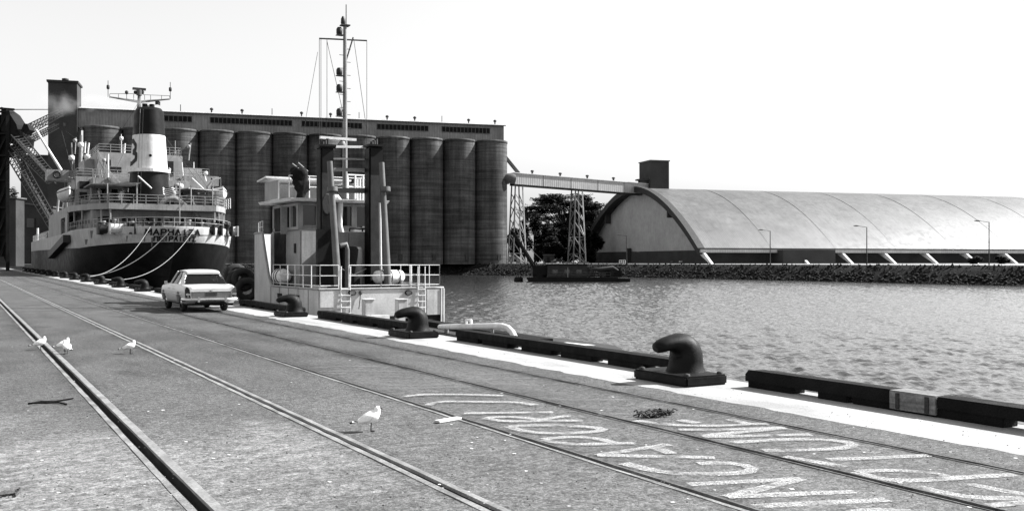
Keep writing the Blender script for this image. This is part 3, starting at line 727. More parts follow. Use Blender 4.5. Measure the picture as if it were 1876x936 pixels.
far_car('dark sedan parked before the gable base of the arched shed', 1242, 306, -TH+.1, M['midgrey'])
far_car('dark car with pale roof parked by the small hut', 1022, 326, -TH+.5, M['midgrey'])
for px, d, lab in ((1140, 285, 'short white pipe barrier before the gable wall'), (740, 296, None), (785, 298, None)):
    p = at(px, 484, d); p.z = LAND
    if lab:
        m = MB(); rail_fence(m, [p-V(CT, -ST, 0)*.9, p+V(CT, -ST, 0)*.9], 1.0, (1, .5), .05, .6); tag(m.build('pipe_barrier', M['white']), lab, 'barrier')
    else:
        t = thing('vent_pipe', 'pale upright vent pipe on a plinth at the foot of the silos', 'vent pipe', p, group='vent pipes by the silos')
        m = MB(); m.box(p.x-.9, p.x+.9, p.y-.9, p.y+.9, LAND-.1, LAND+1.3); m.build('plinth', M['concrete2'], t)
        m = MB(); m.tube([p+V(0, 0, 1.2), p+V(0, 0, 6.0), p+V(-.2, 0, 6.5), p+V(-.6, 0, 6.6)], .16, 8); m.build('pipe', M['offwhite'], t)

# ------------------------------------------------------------------ dredging barge and buoy
BD = 204.0; bp = at(968, 515, BD); bp.z = WATER; 
brz = -TH-.03
br = thing('dredge_barge', 'black crane barge with raised jib and cluttered deck', 'barge', bp, brz)
LB = (1152-968)/F*BD
m = MB(); m.rings([[V(x, y, z) for x, y in ((0-dx, -3.6), (LB*.87+dx*.3, -3.6), (LB*.87+dx*.3, 3.6), (0-dx, 3.6))] for z, dx in ((-.6, -.8), (.15, 0), (.95, .4))], True, False); m.build('pontoon', M['black'], br, bevel=.05)
m = MB(); m.box(LB*.87, LB, -2.6, 2.6, -.4, .72); m.build('stern_float', M['black'], br, bevel=.05)
m = MB(); m.box(4.0, 12.2, -2.2, 2.2, .95, 3.5); m.build('deckhouse', M['dark'], br)
m = MB(); m.box(3.7, 12.5, -2.5, 2.5, 3.5, 3.7); m.build('house_roof', M['black'], br)
for x in (5, 7.5, 10): m = MB(); m.box(x, x+1.1, -2.26, -2.19, 1.7, 2.5); m.build('window', M['glass'], br)
m = MB(); m.lathe((2.4, 0, .95), [(1.5, 0), (1.5, .5)], 16); m.box(.9, 4.0, -1.2, 1.2, 1.4, 3.4); m.build('crane_cab', M['black'], br)
J0, J1 = V(1.6, 0, 2.2), V(-3.2, 0, 10.2)
for s in (-1, 1):
    m = MB(); m.beam(J0+V(0, s*.6, 0), J1+V(0, s*.25, 0), .4, .6); m.build('jib_chord', M['black'], br)
m = MB(); m.beam(J0+V(.45, 0, .2), J1+V(.2, 0, .1), .25, .3)
for i in range(10):
    a, b = J0.lerp(J1, i/10), J0.lerp(J1, (i+1)/10); w0 = .6-.035*i; m.beam(a+V(0, w0, 0), b+V(0, -w0, 0), .12, .12); m.beam(a+V(0, -w0, 0), b+V(.4, 0, .2), .12, .12)
m.build('jib_lacing', M['black'], br)
m = MB(); m.cyl(J1, V(4, 0, 3.4), .05, n=5); m.cyl(J1, J1+V(0, 0, -6.5), .05, n=5); m.build('jib_cable', M['darkrope'], br)
for i in range(22):
    x = R.uniform(11.4, 18.5); y = R.uniform(-2.6, 2.6); s = R.uniform(.4, .9); m = MB()
    m.box(x, x+s*1.6, y, y+s, .95, .95+s*R.uniform(1.2, 3.0), Matrix.Translation((0, 0, 0))); m.build('deck_gear', M['dark'] if i % 3 else M['black'], br)
m = MB(); m.tube([(12.5, -2.4, .95), (13.4, -2.4, 2.6), (15, -2.3, 2.5), (17.5, -2.2, 2.9), (18.6, -2.1, 2.3)], [.3, .4, .5, .45, .25], 8); m.build('hose', M['rubber'], br)
m = MB(); rail_fence(m, [(4, -3.4, .95), (17, -3.4, .95)], 1.0, (1, .5), .03, 1.6); m.build('railing', M['rust'], br)
m = MB(); m.cyl((8.2, -2.6, .95), (8.2, -2.6, 3.0), .06, n=6); m.build('post', M['offwhite'], br)
q = at(950, 514, BD); q.z = WATER
t = thing('mooring_buoy', 'dark can buoy with light fittings floating beside the barge', 'buoy', q)
m = MB(); m.lathe(q, [(.95, -.5), (1.0, .1), (.9, .7), (.75, 1.0)], 14); m.build('float', M['black'], t)
m = MB(); 
for a in range(3): m.cyl(q+V(math.cos(a*2.1)*.55, math.sin(a*2.1)*.55, .9), q+V(0, 0, 2.0), .07, n=5)
m.lathe(q+V(0, 0, 1.9), [(.1, 0), (.22, .1), (.22, .4), (.05, .5)], 8); m.build('top_mark', M['dark'], t)

# ------------------------------------------------------------------ ship loader gantry at the wharf
LD = 172.0
lb = at(7, 484, LD); lb.z = 0
ld = thing('ship_loader', 'black ship loading tower with lattice spouts reaching to the freighter', 'ship loader', lb)
def lp(x, y, d=LD): return at(x, y, d)
for sx in (-6, 14):
    for dd in (0, 2):
        a = lp(sx, 484, LD+dd); b = lp(sx, 203, LD+dd); a.z = 0
        m = MB(); m.beam(a, b, .6, .6); m.build('leg', M['black'], ld)
m = MB(); ys = [484, 430, 380, 330, 285, 245, 205]
for a, b in zip(ys, ys[1:]):
    m.beam(lp(-6, a), lp(14, b), .3, .3); m.beam(lp(14, a, LD+2), lp(-6, b, LD+2), .3, .3); m.beam(lp(-6, b), lp(14, b), .3, .3); m.beam(lp(14, a), lp(14, b, LD+2), .25, .25)
m.build('bracing', M['black'], ld)
m = MB(); m.prism([lp(-4, 210, LD+.5), lp(12.5, 210, LD+.5), lp(12.5, 470, LD+.5), lp(-4, 470, LD+.5)], (ST*1.0, CT*1.0, 0)); m.build('elevator_casing', M['black'], ld)
m = MB(); m.prism([lp(2, 196), lp(16, 206), lp(30, 228), lp(36, 252), lp(14, 244), lp(2, 240)], (ST*4, CT*4, 0)); m.build('head_housing', M['black'], ld)
m = MB(); m.prism([lp(14, 244), lp(38, 250), lp(36, 266), lp(14, 262)], (ST*5, CT*5, 0)); m.prism([lp(12, 268), lp(30, 264), lp(24, 288), lp(12, 288)], (ST*4, CT*4, 0)); m.build('machinery', M['black'], ld)
m = MB(); m.beam(lp(0, 199), lp(26, 201), .35, .35); m.beam(lp(26, 201), lp(90, 201, LD+30), .16, .16); m.beam(lp(28, 227), lp(90, 229, LD+30), .12, .12); m.build('stay', M['black'], ld)
def lattice(name, a, b, wa, wb, n, mt, r=.16):
    a, b = Vector(a), Vector(b); t = (b-a).normalized(); up = V(0, 0, 1); side = t.cross(up).normalized(); nn = side.cross(t).normalized()
    m = MB()
    P = lambda i, sx, sy: a.lerp(b, i/n)+(side*sx+nn*sy)*(wa+(wb-wa)*i/n)/2
    for sx in (-1, 1):
        for sy in (-1, 1): m.beam(P(0, sx, sy), P(n, sx, sy), r, r)
    for i in range(n):
        for sx in (-1, 1): m.beam(P(i, sx, -1), P(i+1, sx, 1), r*.7, r*.7)
        for sy in (-1, 1): m.beam(P(i, -1, sy), P(i+1, 1, sy), r*.7, r*.7)
    return m.build(name, mt, ld)
lattice('spout_frame', lp(30, 258), lp(96, 330, 158), 2.0, 1.3, 16, M['dark'])
lattice('spout_frame', lp(24, 284), lp(106, 426, 150), 1.6, 1.1, 20, M['dark'])
lattice('boom', lp(36, 246), lp(112, 206, LD+22), 1.3, 1.0, 14, M['black'], .13)
lattice('boom', lp(44, 262), lp(104, 231, LD+22), .9, .8, 14, M['black'], .12)
m = MB(); m.beam(lp(33, 256), lp(96, 328, 158), .5, .4); m.build('spout', M['rust'], ld)
m = MB(); m.beam(lp(26, 282), lp(106, 424, 150), .4, .4); m.build('spout', M['rust'], ld)
m = MB(); m.prism([lp(38, 240), lp(44, 226), lp(50, 228), lp(54, 238), lp(46, 246)], (ST*2, CT*2, 0)); m.build('counterweight', M['black'], ld)
# ------------------------------------------------------------------ bollards and kerb beams along the coping
BP, B0, BV = 9.7, 11.2, 9.28
def make_bollard():
    c = V(BV, B0, -.004)
    t = thing('mooring_bollard', 'x', 'bollard', c, group='hooked bollards along the coping')
    m = MB(); m.box(BV-.40, BV+.36, B0-.55, B0+.7, -.004, .145); m.build('plinth', M['iron'], t, bevel=.025)
    # hooked post: rings along a path that bends landwards (-X)
    path = [(0, 0, .30, .30), (0, .025, .285, .29), (.0, .08, .255, .27), (.005, .16, .245, .26), (.0, .25, .245, .255), (-.03, .33, .23, .245), (-.09, .39, .195, .23), (-.17, .42, .155, .21), (-.27, .43, .118, .18), (-.37, .42, .105, .16), (-.46, .395, .097, .14), (-.535, .365, .078, .11), (-.57, .35, .04, .06)]
    rs = []
    for i, (x, z, r, ry) in enumerate(path):
        a, b = path[max(i-1, 0)], path[min(i+1, len(path)-1)]; tx, tz = b[0]-a[0], b[1]-a[1]; l = math.hypot(tx, tz); tx /= l; tz /= l
        if i < 2: tx, tz = 0, 1
        nx, nz = tz, -tx
        rs.append([V(c.x+.09+x+nx*r*math.cos(q), c.y+.06+ry*math.sin(q), .142+z+nz*r*math.cos(q)) for q in [2*math.pi*k/20 for k in range(20)]])
    m = MB(); m.rings(rs, True, True); m.build('hooked_post', M['iron'], t)
    m = MB()
    for sx in (-.32, .29):
        for sy in (-.46, .58): m.lathe((BV+sx, B0+sy, .142), [(.045, 0), (.045, .03), (.02, .04)], 8)
    m.build('anchor_bolt', M['rust'], t)
    return t
bol = make_bollard(); row = [bol]+[copy_tree(bol) for _ in range(17)]
for k, o in enumerate(row):
    o.location = V(BV, B0+BP*k, -.004)
    o['label'] = {0: 'big black hooked bollard beside the gap before the patched kerb beam', 1: 'black hooked bollard in front of the tug stern', 2: 'black hooked bollard with pale worn tip before the tug side',
                  3: 'black hooked bollard hidden behind the white car', 4: 'second black hooked bollard hidden behind the white car'}.get(k, 'black hooked bollard in the row beside the freighter, %s beyond the car' % ORD[max(0, k-5)])
def make_kerb(u0, u1, label, patch=None, holes=None):
    x0, x1, zb, zt = 9.66, 9.96, .095, .235
    t = thing('kerb_beam', label, 'kerb beam', ((x0+x1)/2, (u0+u1)/2, -.004), group='kerb beams along the coping')
    segs = [(u0, u1)] if not patch else [(u0, patch[0]), (patch[1], u1)]
    for a, b in segs:
        m = MB(); ca = .06 if a == u0 else 0; cb = .06 if b == u1 else 0
        m.prism([(x0, a, zb), (x0, b, zb), (x0, b, zt-cb), (x0, b-cb, zt), (x0, a+ca, zt), (x0, a, zt-ca)], (x1-x0, 0, 0)); m.build('beam', M['tar'], t, bevel=.012)
    if patch:
        m = MB(); m.box(x0-.012, x1-.02, patch[0]+.004, patch[1]-.004, .02, zt+.006); o = m.build('new_timber', M['newwood'], t, bevel=.006)
        o['label'] = 'pale bare timber let into the black kerb'
        for uu_ in (patch[0]+.09, patch[1]-.15):
            m = MB(); m.box(x0-.026, x0-.010, uu_, uu_+.05, .03, zt-.02); m.build('strap', M['rust'], t)
    if holes is None:
        holes = []; c = u0+.9+R.uniform(0, .3)
        while c < u1-.9: w_ = R.uniform(.3, .55); holes.append((c, c+w_)); c += R.uniform(1.25, 1.6)
    edge = [u0+.02]+[q for h in sorted(holes) for q in h]+[u1-.02]
    for a, b in zip(edge[::2], edge[1::2]):
        m = MB(); m.box(x0+.02, x1-.02, a, b, -.004, zb-.001); m.build('block', M['tar'], t, bevel=.006)
    return t
make_kerb(1.4, 10.3, 'black kerb beam on blocks with a pale patch of new timber', (7.22, 7.86), [(9.0, 9.46), (8.43, 8.52), (5.6, 6.42), (3.9, 4.5), (2.3, 2.9)])
kl = ['black kerb beam on blocks between the two large bollards', 'black kerb beam in front of the tug stern', 'black kerb beam in front of the tug bow behind the car']
for k in range(17):
    make_kerb(B0+BP*k+.7, B0+BP*(k+1)-1.35, kl[k] if k < 3 else 'black kerb beam in the far row beside the freighter', None, [(18.3, 18.5), (16.65, 17.2), (15.2, 15.55), (13.7, 14.2), (12.2, 12.7)] if k == 0 else None)

# ------------------------------------------------------------------ the white sedan
cr = gnd(373, 570); CARX, CARY = cr.x, cr.y+1.3
# rear axle mid from the photo; car frame: x right, y forward
ra = (gnd(337.7, 570.3)+gnd(408.8, 568.6))/2
car = thing('sedan_car', 'white four door sedan standing on the rails, seen from behind', 'car', (ra.x, ra.y, 0), math.radians(0.5))
def car_body():
    ys = np.linspace(-1.12, 3.42, 76)           # rear axle at 0, front axle at 2.69
    rs = []
    for y in ys:
        e0 = max(0, (-.85-y)/.27); e1 = max(0, (y-3.05)/.37)
        w = .895-.10*e0**2-.14*e1**2-.012*abs(y-1.1)/2.2
        deck = .80+.145*min(1, max(0, (y+1.12)/.85))**.8 if y < .2 else .955-.10*max(0, (y-1.9)/1.5)**1.6
        fin = .085*max(0, 1-(y+1.12)/1.0)
        bot = .30+.10*e0+.06*e1
        for ax in (0, 2.69):
            d = abs(y-ax)
            if d < .37: bot = max(bot, .30+math.sqrt(max(0, .37**2-d*d)))
        b2 = min(bot, .72)
        half = [(w*.55, b2), (w*.93, b2), (w*.965, max(b2+.02, .40)), (w, max(b2+.03, .56)), (w*.995, max(b2+.06, .70)), (w*.965, max(b2+.09, .84)+fin*.4), (w*.90, deck+fin), (w*.80, deck+fin*.12), (w*.4, deck+.015), (0, deck+.022)]
        ring = [V(x, y, z) for x, z in half]+[V(-x, y, z) for x, z in half[-2::-1]]
        rs.append(ring)
    m = MB(); m.rings(rs, True, True); return m
car_body().build('body', M['carpaint'], car)
m = MB(); m.box(-.7, .7, -.7, 3.2, .24, .52); m.build('floor_pan', M['shadow'], car)
# cabin: belt points and roof points
bz, rz_c = .945, 1.40
belt = {'rl': V(-.76, -.26, bz), 'rr': V(.76, -.26, bz), 'fl': V(-.74, 2.05, bz-.01), 'fr': V(.74, 2.05, bz-.01)}
roof = {'rl': V(-.585, .24, rz_c-.04), 'rr': V(.585, .24, rz_c-.04), 'fl': V(-.58, 1.42, rz_c-.02), 'fr': V(.58, 1.42, rz_c-.02)}
m = MB(); rs = []
for y, z, wd in ((.10, rz_c-.055, .575), (.2, rz_c-.005, .60), (.45, rz_c+.03, .615), (.85, rz_c+.045, .62), (1.2, rz_c+.03, .615), (1.42, rz_c, .6), (1.5, rz_c-.04, .58)):
    half = [(wd*.97, z-.045), (wd*1.0, z-.02), (wd*.9, z+.005), (wd*.5, z+.022), (0, z+.028)]
    rs.append([V(x, y, q) for x, q in half]+[V(-x, y, q) for x, q in half[-2::-1]])
m.rings(rs, True, True); m.build('roof', M['carpaint'], car)
for s in ('l', 'r'):
    sg = -1 if s == 'l' else 1
    m = MB(); a, b = belt['r'+s], roof['r'+s]; m.prism([a+V(0, -.02, -.03), a+V(sg*.02, .42, -.03), b+V(sg*.02, .30, 0), b+V(0, -.03, 0)], (-sg*.07, 0, 0)); m.build('rear_pillar', M['carpaint'], car, bevel=.012)
    m = MB(); m.beam(belt['f'+s]+V(0, 0, -.03), roof['f'+s], .06, .07); m.build('front_pillar', M['carpaint'], car)
    m = MB(); pb = belt['r'+s].lerp(belt['f'+s], .56); pr = roof['r'+s].lerp(roof['f'+s], .45); m.beam(pb+V(0, 0, -.03), pr, .05, .08); m.build('door_pillar', M['carpaint'], car)
    a0 = belt['r'+s]+V(0, .44, 0); b0 = roof['r'+s]+V(0, .32, 0)
    for (p, q, p2, q2) in ((a0, pb, b0, pr), (pb, belt['f'+s], pr, roof['f'+s])):
        m = MB(); off = V(-sg*.03, 0, 0); P = [p+off, q+off, q2+off, p2+off]; m.prism(P, (-sg*.005, 0, 0)); m.build('side_window', M['carglass'], car)
m = MB(); m.prism([belt['rl']+V(.03, -.02, -.01), belt['rr']+V(-.03, -.02, -.01), roof['rr']+V(-.02, -.03, -.01), roof['rl']+V(.02, -.03, -.01)], (0, .006, 0)); m.build('rear_window', M['carglass'], car)
m = MB(); m.tube([belt['rl']+V(.02, -.03, 0), belt['rr']+V(-.02, -.03, 0), roof['rr']+V(-.01, -.045, -.015), roof['rl']+V(.01, -.045, -.015), belt['rl']+V(.02, -.03, 0)], .012, 6); m.build('window_trim', M['chrome'], car)
m = MB(); m.prism([belt['fl']+V(.03, 0, -.01), belt['fr']+V(-.03, 0, -.01), roof['fr']+V(-.02, .03, -.01), roof['fl']+V(.02, .03, -.01)], (0, -.006, 0)); m.build('windscreen', M['carglass'], car)
for y, z in ((.42, 1.02), (1.25, 1.04)):
    m = MB(); m.box(-.66, .66, y, y+.14, .5, z); m.box(-.66, .66, y, y+.5, .4, .55); m.build('seat', M['dark'], car, bevel=.03)
m = MB(); m.tube([(.16+.19*math.cos(a), 1.75+.05*math.sin(a), .93+.19*math.sin(a)) for a in np.linspace(0, 6.28, 17)], .014, 6); m.build('steering_wheel', M['dark'], car)
# tail panel, lamps, bumper, plate
m = MB(); m.box(-.66, .66, -1.142, -1.118, .50, .70); m.build('shaded_tail_panel', M['midgrey'], car, bevel=.006)  # mid grey on a white car: the panel's shade is put into its colour
m = MB(); m.box(-.68, .68, -1.147, -1.12, .705, .725); m.box(-.68, .68, -1.147, -1.12, .48, .495); m.build('tail_trim', M['chrome'], car)
for s in (-1, 1):
    m = MB(); m.prism([(s*.70, -1.15, .50), (s*.85, -1.09, .50), (s*.86, -1.08, .78), (s*.82, -1.12, .88), (s*.74, -1.16, .80)], (0, .10, 0)); tl_ = m.build('tail_light', M['dark'], car, bevel=.008)
    m = MB(); m.box(s*.70, s*.85, -1.165, -1.12, .60, .66); m.build('lens', M['grey'], tl_)
m = MB(); m.tube([(-.90, -.82, .45), (-.90, -1.05, .45), (-.83, -1.19, .45), (-.4, -1.225, .45), (.4, -1.225, .45), (.83, -1.19, .45), (.90, -1.05, .45), (.90, -.82, .45)], .062, 10); m.build('bumper', M['chrome'], car)
for s in (-.45, .45):
    m = MB(); m.box(s-.04, s+.04, -1.30, -1.20, .36, .54); m.build('overrider', M['chrome'], car, bevel=.015)
m = MB(); m.box(-.19, .19, -1.152, -1.146, .57, .69); m.build('number_plate', M['rust'], car)
m = MB(); m.box(-.5, .5, -1.14, -.85, .30, .42); m.build('valance', M['shadow'], car)
m = MB(); m.cyl((.45, -1.2, .27), (.45, -.6, .27), .025, n=8); m.build('exhaust_pipe', M['rust'], car)
m = MB(); m.box(-.04, .04, -1.155, -1.12, .745, .775); m.build('boot_handle', M['chrome'], car)
for sx in (-1, 1):
    for y in (0, 2.69):
        m = MB(); m.lathe((0, 0, 0), [(.2, -.085), (.30, -.085), (.325, -.05), (.325, .05), (.30, .085), (.2, .085)], 28, cap=False)
        rot = Matrix.Translation((sx*.70, y, .325)) @ Matrix.Rotation(math.pi/2, 4, 'Y'); m.v = [tuple(rot @ Vector(p)) for p in m.v]
        wh = m.build('wheel', M['rubber'], car)
        m = MB(); m.lathe((0, 0, 0), [(.2, -.06), (.19, .05*1), (.12, .07), (.11, .085), (.02, .095)] if sx > 0 else [(.02, -.095), (.11, -.085), (.12, -.07), (.19, -.05), (.2, .06)], 20)
        m.v = [tuple(rot @ Vector(p)) for p in m.v]; m.build('rim', M['chrome'], wh)
    m = MB(); m.tube([(sx*.86, 1.72, .93), (sx*.97, 1.74, .99)], .012, 6); m.box(sx*.97-.05, sx*.97+.05, 1.72, 1.76, .95, 1.05); m.build('door_mirror', M['chrome'], car)
    m = MB(); m.box(sx*.885, sx*.908, -.6, 3.0, .60, .62); m.build('side_trim', M['chrome'], car)
    for y in (.75, 1.55): m = MB(); m.box(sx*.885, sx*.915, y, y+.14, .78, .80); m.build('door_handle', M['chrome'], car)

# ------------------------------------------------------------------ the tug
TV0, TV1, TU0 = 11.3, 16.3, 34.06
tcx = (TV0+TV1)/2
tug = thing('harbour_tug', 'small white harbour tug with twin black funnels and tall mast at the quay', 'tugboat', (tcx, 40, WATER))
DK = .28   # deck level
def tug_hull(z0, z1, inset=0.0, top=None):
    def outline(zz, k=1.0):
        pts = [(TV0+inset, TU0+inset), (TV0+inset, 41.2)]
        for a in np.linspace(0, math.pi, 13)[1:-1]: pts.append((tcx-(2.5-inset)*math.cos(a), 41.2+(5.0-inset)*math.sin(a)**.8*k))
        pts += [(TV1-inset, 41.2), (TV1-inset, TU0+inset)]
        return pts
    return outline(0)
ol = tug_hull(0, 0)
m = MB(); m.rings([[V(tcx+(x-tcx)*f, 40+(y-40)*g, z) for x, y in ol] for z, f, g in ((WATER-1, .7, .9), (WATER, .9, .97), (-.9, .985, .995), (-.3, 1.0, 1.0))], True, True)
m.build('lower_hull', M['black'], tug)
m = MB(); m.rings([[V(x, y, z) for x, y in ol] for z in (-.298, DK-.02)], True, False); m.build('hull', M['tughull'], tug)
# bulwark: low aft with raised bow
def btop(u): return .74 if u < 40.3 else .74+min(1, (u-40.3)/1.3)*2.25 if u < 41.6 else 2.99
dense = []
for a, b in zip(ol, ol[1:]+ol[:1]):
    n = max(1, int(math.hypot(b[0]-a[0], b[1]-a[1])/.35)); dense += [(a[0]+(b[0]-a[0])*i/n, a[1]+(b[1]-a[1])*i/n) for i in range(n)]
cx_, cy_ = tcx, 39.5
outr = [V(x, y, DK-.02) for x, y in dense]; outt = [V(x, y, btop(y)) for x, y in dense]
inn = [V(cx_+(x-cx_)*.975, cy_+(y-cy_)*.985, btop(y)) for x, y in dense]; innb = [V(p.x, p.y, DK-.02) for p in inn]
m = MB(); m.rings([outr, outt, inn, innb], False, False); m.build('bulwark', M['tughull'], tug)
m = MB(); m.tube([p+V(0, 0, .0) for p in outt]+[outt[0]], .045, 6); m.build('cap_rail', M['tugwhite'], tug)
m = MB(); m.add([V(cx_+(x-cx_)*.97, cy_+(y-cy_)*.98, DK) for x, y in ol], [tuple(range(len(ol)))]); m.build('deck', M['midgrey'], tug)
m = MB(); m.tube([V(x+(.12 if x > tcx else -.12), y, -.25) for x, y in ol[1:-1]], .17, 8); m.build('rubbing_strake', M['rubber'], tug)
for k, (px, py) in enumerate(((432, 505), (437, 515), (446, 512), (452, 530))):
    c = onu(px, py, 46.8-.2*k); m = MB(); m.tube([c+V(.42*math.cos(a), 0, .42*math.sin(a)) for a in np.linspace(0, 6.283, 15)], .17, 8, cap=False); m.build('tyre_fender', M['rubber'], tug)
# stern plating details
def st(x, y): return onu(x, y, TU0)
a, b = st(586, 534), st(610, 563)
m = MB(); m.box(a.x, b.x, TU0-.05, TU0+.0, b.z, a.z); m.build('stern_plate', M['tughull'], tug)
for x0, x1, y0, y1 in ((598, 612, 570, 578),):
    a, b = st(x0, y0), st(x1, y1); m = MB(); m.box(a.x, b.x, TU0-.06, TU0, b.z, a.z); m.build('freeing_port', M['shadow'], tug)
for x in (645, 748):
    a = st(x, 536); m = MB(); m.lathe((0, 0, 0), [(.08, -.05), (.11, 0), (.08, .05)], 14, cap=False); rot = Matrix.Translation((a.x, TU0-.03, a.z)) @ Matrix.Rotation(math.pi/2, 4, 'X') @ Matrix.Scale(1.5, 4, (1, 0, 0)); m.v = [tuple(rot @ Vector(p)) for p in m.v]; m.build('fairlead', M['dark'], tug)
a = st(660, 536); b = st(656, 566); m = MB(); m.cyl((a.x, TU0-.05, a.z), (b.x, TU0-.08, b.z), .018, n=5); m.lathe((a.x, TU0-.05, a.z-.07), [(.05, 0), (.07, .07), (.05, .14)], 8); m.build('hanging_line', M['darkrope'], tug)
a, b = st(782, 530), st(806, 552); m = MB(); m.box(a.x, b.x, TU0-.03, TU0+.0, b.z-.5, a.z); m.build('stern_plate', M['tughull'], tug)
for x in (808, 812.5):
    a, b = st(x, 528), st(x, 600); m = MB(); m.box(a.x-.025, a.x+.025, TU0-.06, TU0-.005, b.z, a.z); m.build('corner_bar', M['white'], tug)
# double bitt on the stern platform
bu = TU0-.75
m = MB(); a, b = onu(655, 577, bu), onu(776, 598, bu); m.box(a.x, b.x, bu-.1, TU0-.02, b.z-.45, b.z+.16); m.build('stern_platform', M['tughull'], tug)
for x0, x1 in ((669, 686), (730, 746)):
    a, b = onu(x0, 549, bu), onu(x1, 598, bu); m = MB(); m.box(a.x, b.x, bu, bu+.36, b.z+.16, a.z); m.build('bitt_post', M['tughull'], tug, bevel=.015)
    m = MB(); m.box(a.x-.03, b.x+.03, bu-.03, bu+.39, a.z, a.z+.03); m.build('bitt_cap', M['white'], tug)
a, b = onu(671, 577, bu), onu(713, 584, bu); m = MB(); m.box(a.x, b.x, bu-.05, bu+.3, a.z-.25, a.z-.02); m.build('bitt_web', M['white'], tug)
# railings
def trail(pts, h=.85): m = MB(); rail_fence(m, pts, h, (1, .55, .12), .016, 1.0, 6); return m
zc = .76
trail([V(TV0+.1, 40.2, zc), V(TV0+.1, TU0+.1, zc), V(st(622, 500).x, TU0+.1, zc)]).build('railing', M['white'], tug)
trail([V(st(641, 500).x, TU0+.1, zc), V(st(700, 500).x, TU0+.1, zc)]).build('railing', M['white'], tug)
trail([V(st(700, 500).x, TU0+.1, zc), V(TV1-.1, TU0+.1, zc), V(TV1-.1, 38.0, zc)]).build('railing', M['white'], tug)
trail([V(tcx+.3, 37.6, zc), V(TV1+.05, 37.2, zc)]).build('railing', M['white'], tug)
m = MB()
for x in (624, 641, 765, 778):
    a, b = st(x, 488), st(x+4, 590); m.tube([V(a.x+.06, TU0+.1, a.z), V(a.x, TU0-.03, .8), V(a.x, TU0-.07, b.z)], .02, 6)
for x0, x1 in ((624, 641), (765, 778)):
    for yy in range(6): a, b = st(x0, 530+yy*11), st(x1, 530+yy*11); m.cyl((a.x, TU0-.07, a.z), (b.x, TU0-.07, b.z), .014, n=5)
m.build('stern_ladder', M['white'], tug)
trail([V(TV0+.15, 42.0, 2.95), V(TV0+.5, 44.0, 2.95)], .55).build('bow_railing', M['white'], tug)
# deckhouse below the wheelhouse
m = MB(); m.box(TV0+.75, 15.3, 38.6, 43.0, DK, 3.05); m.build('deckhouse', M['tugwhite'], tug, bevel=.06)
m = MB(); m.box(TV0+.70, TV0+.76, 40.6, 42.2, DK+.1, 3.0); m.build('companionway', M['shadow'], tug)
m = MB(); m.box(TV0+.70, TV0+.76, 40.75, 42.1, 3.06, 4.05); m.build('open_door', M['shadow'], tug)
m = MB(); m.box(TV0+.45, TV0+.72, 40.3, 40.36, 2.9, 4.05); m.build('door_leaf', M['tugwhite'], tug)
m = MB(); a = onv(541, 455, TV0+.74); m.box(TV0+.70, TV0+.752, a.y-.09, a.y+.09, a.z-.2, a.z+.2); m.build('port_light', M['glass'], tug)
# wheelhouse: corner posts, sill, glass, roof
wx0, wx1, wy0, wy1, wz0, wz1 = TV0+.75, 15.35, 38.9, 42.6, 3.06, 4.17
m = MB(); m.box(wx0, wx1, wy0, wy1, wz0, wz0+.12); m.box(wx0, wx1, wy0, wy1, wz1-.12, wz1); m.build('wheelhouse_sill', M['tugwhite'], tug)
posts = [(x, wy0) for x in np.linspace(wx0+.1, wx1-.1, 5)]+[(x, wy1) for x in np.linspace(wx0+.1, wx1-.1, 5)]+[(x, y) for x in (wx0+.1, wx1-.1) for y in np.linspace(wy0+1.1, wy1-1.1, 2)]
for x, y in posts:
    yy = y+(.1 if y == wy0 else -.1 if y == wy1 else 0); m = MB(); m.box(x-.11, x+.11, yy-.1, yy+.1, wz0+.12, wz1-.12); m.build('window_post', M['tugwhite'], tug)
m = MB(); m.box(wx0+.09, wx1-.09, wy0+.09, wy1-.09, wz0+.1, wz1-.1); m.build('wheelhouse_glass', M['glass'], tug)
m = MB(); m.prism([(wx0-.45, wy0-.55, wz1+.02), (wx1+.45, wy0-.55, wz1+.02), (wx1+.45, wy1+.6, wz1+.08), (wx0-.45, wy1+.6, wz1+.08)], (0, 0, .12)); m.build('wheelhouse_roof', M['white'], tug, bevel=.03)
m = MB(); m.tube([(wx0+.2+1.1, wy0-.35, wz1+.22), (wx0+1.55, wy0-.35, wz1+.24), (wx0+1.7, wy0-.35, wz1+.05), (wx0+1.68, wy0-.3, wz1-.9), (wx0+1.78, wy0-.25, wz1-1.25)], .11, 8); m.build('vent_pipe', M['white'], tug)
# flying bridge
fx0, fx1, fy0, fy1 = wx0-.25, 15.2, 40.2, 42.9; fz = wz1+.22
for (p, q) in (((fx0, fy1), (fx1, fy1)), ((fx0, fy0+.6), (fx0, fy1)), ((fx1, fy0+.6), (fx1, fy1))):
    m = MB(); m.beam((p[0], p[1], fz+.42), (q[0], q[1], fz+.42), .05, .8); m.build('wind_screen', M['tugwhite'], tug)
m = MB(); m.prism([(fx0-.25, fy1-1.0, fz+.98), (fx1+.25, fy1-1.0, fz+.98), (fx1+.25, fy1+.45, fz+.88), (fx0-.25, fy1+.45, fz+.88)], (0, 0, .07)); m.build('bridge_awning', M['white'], tug)
m = MB(); rail_fence(m, [(fx0, fy0-.9, fz), (fx1, fy0-.9, fz)], .9, (1, .5), .02, .8); m.build('bridge_railing', M['white'], tug)
m = MB(); rail_fence(m, [(14.2, fy0-1.2, fz), (15.25, fy0-1.2, fz), (15.25, fy0+.4, fz)], 1.0, (1, .5), .035, .35); m.build('bridge_railing', M['white'], tug)
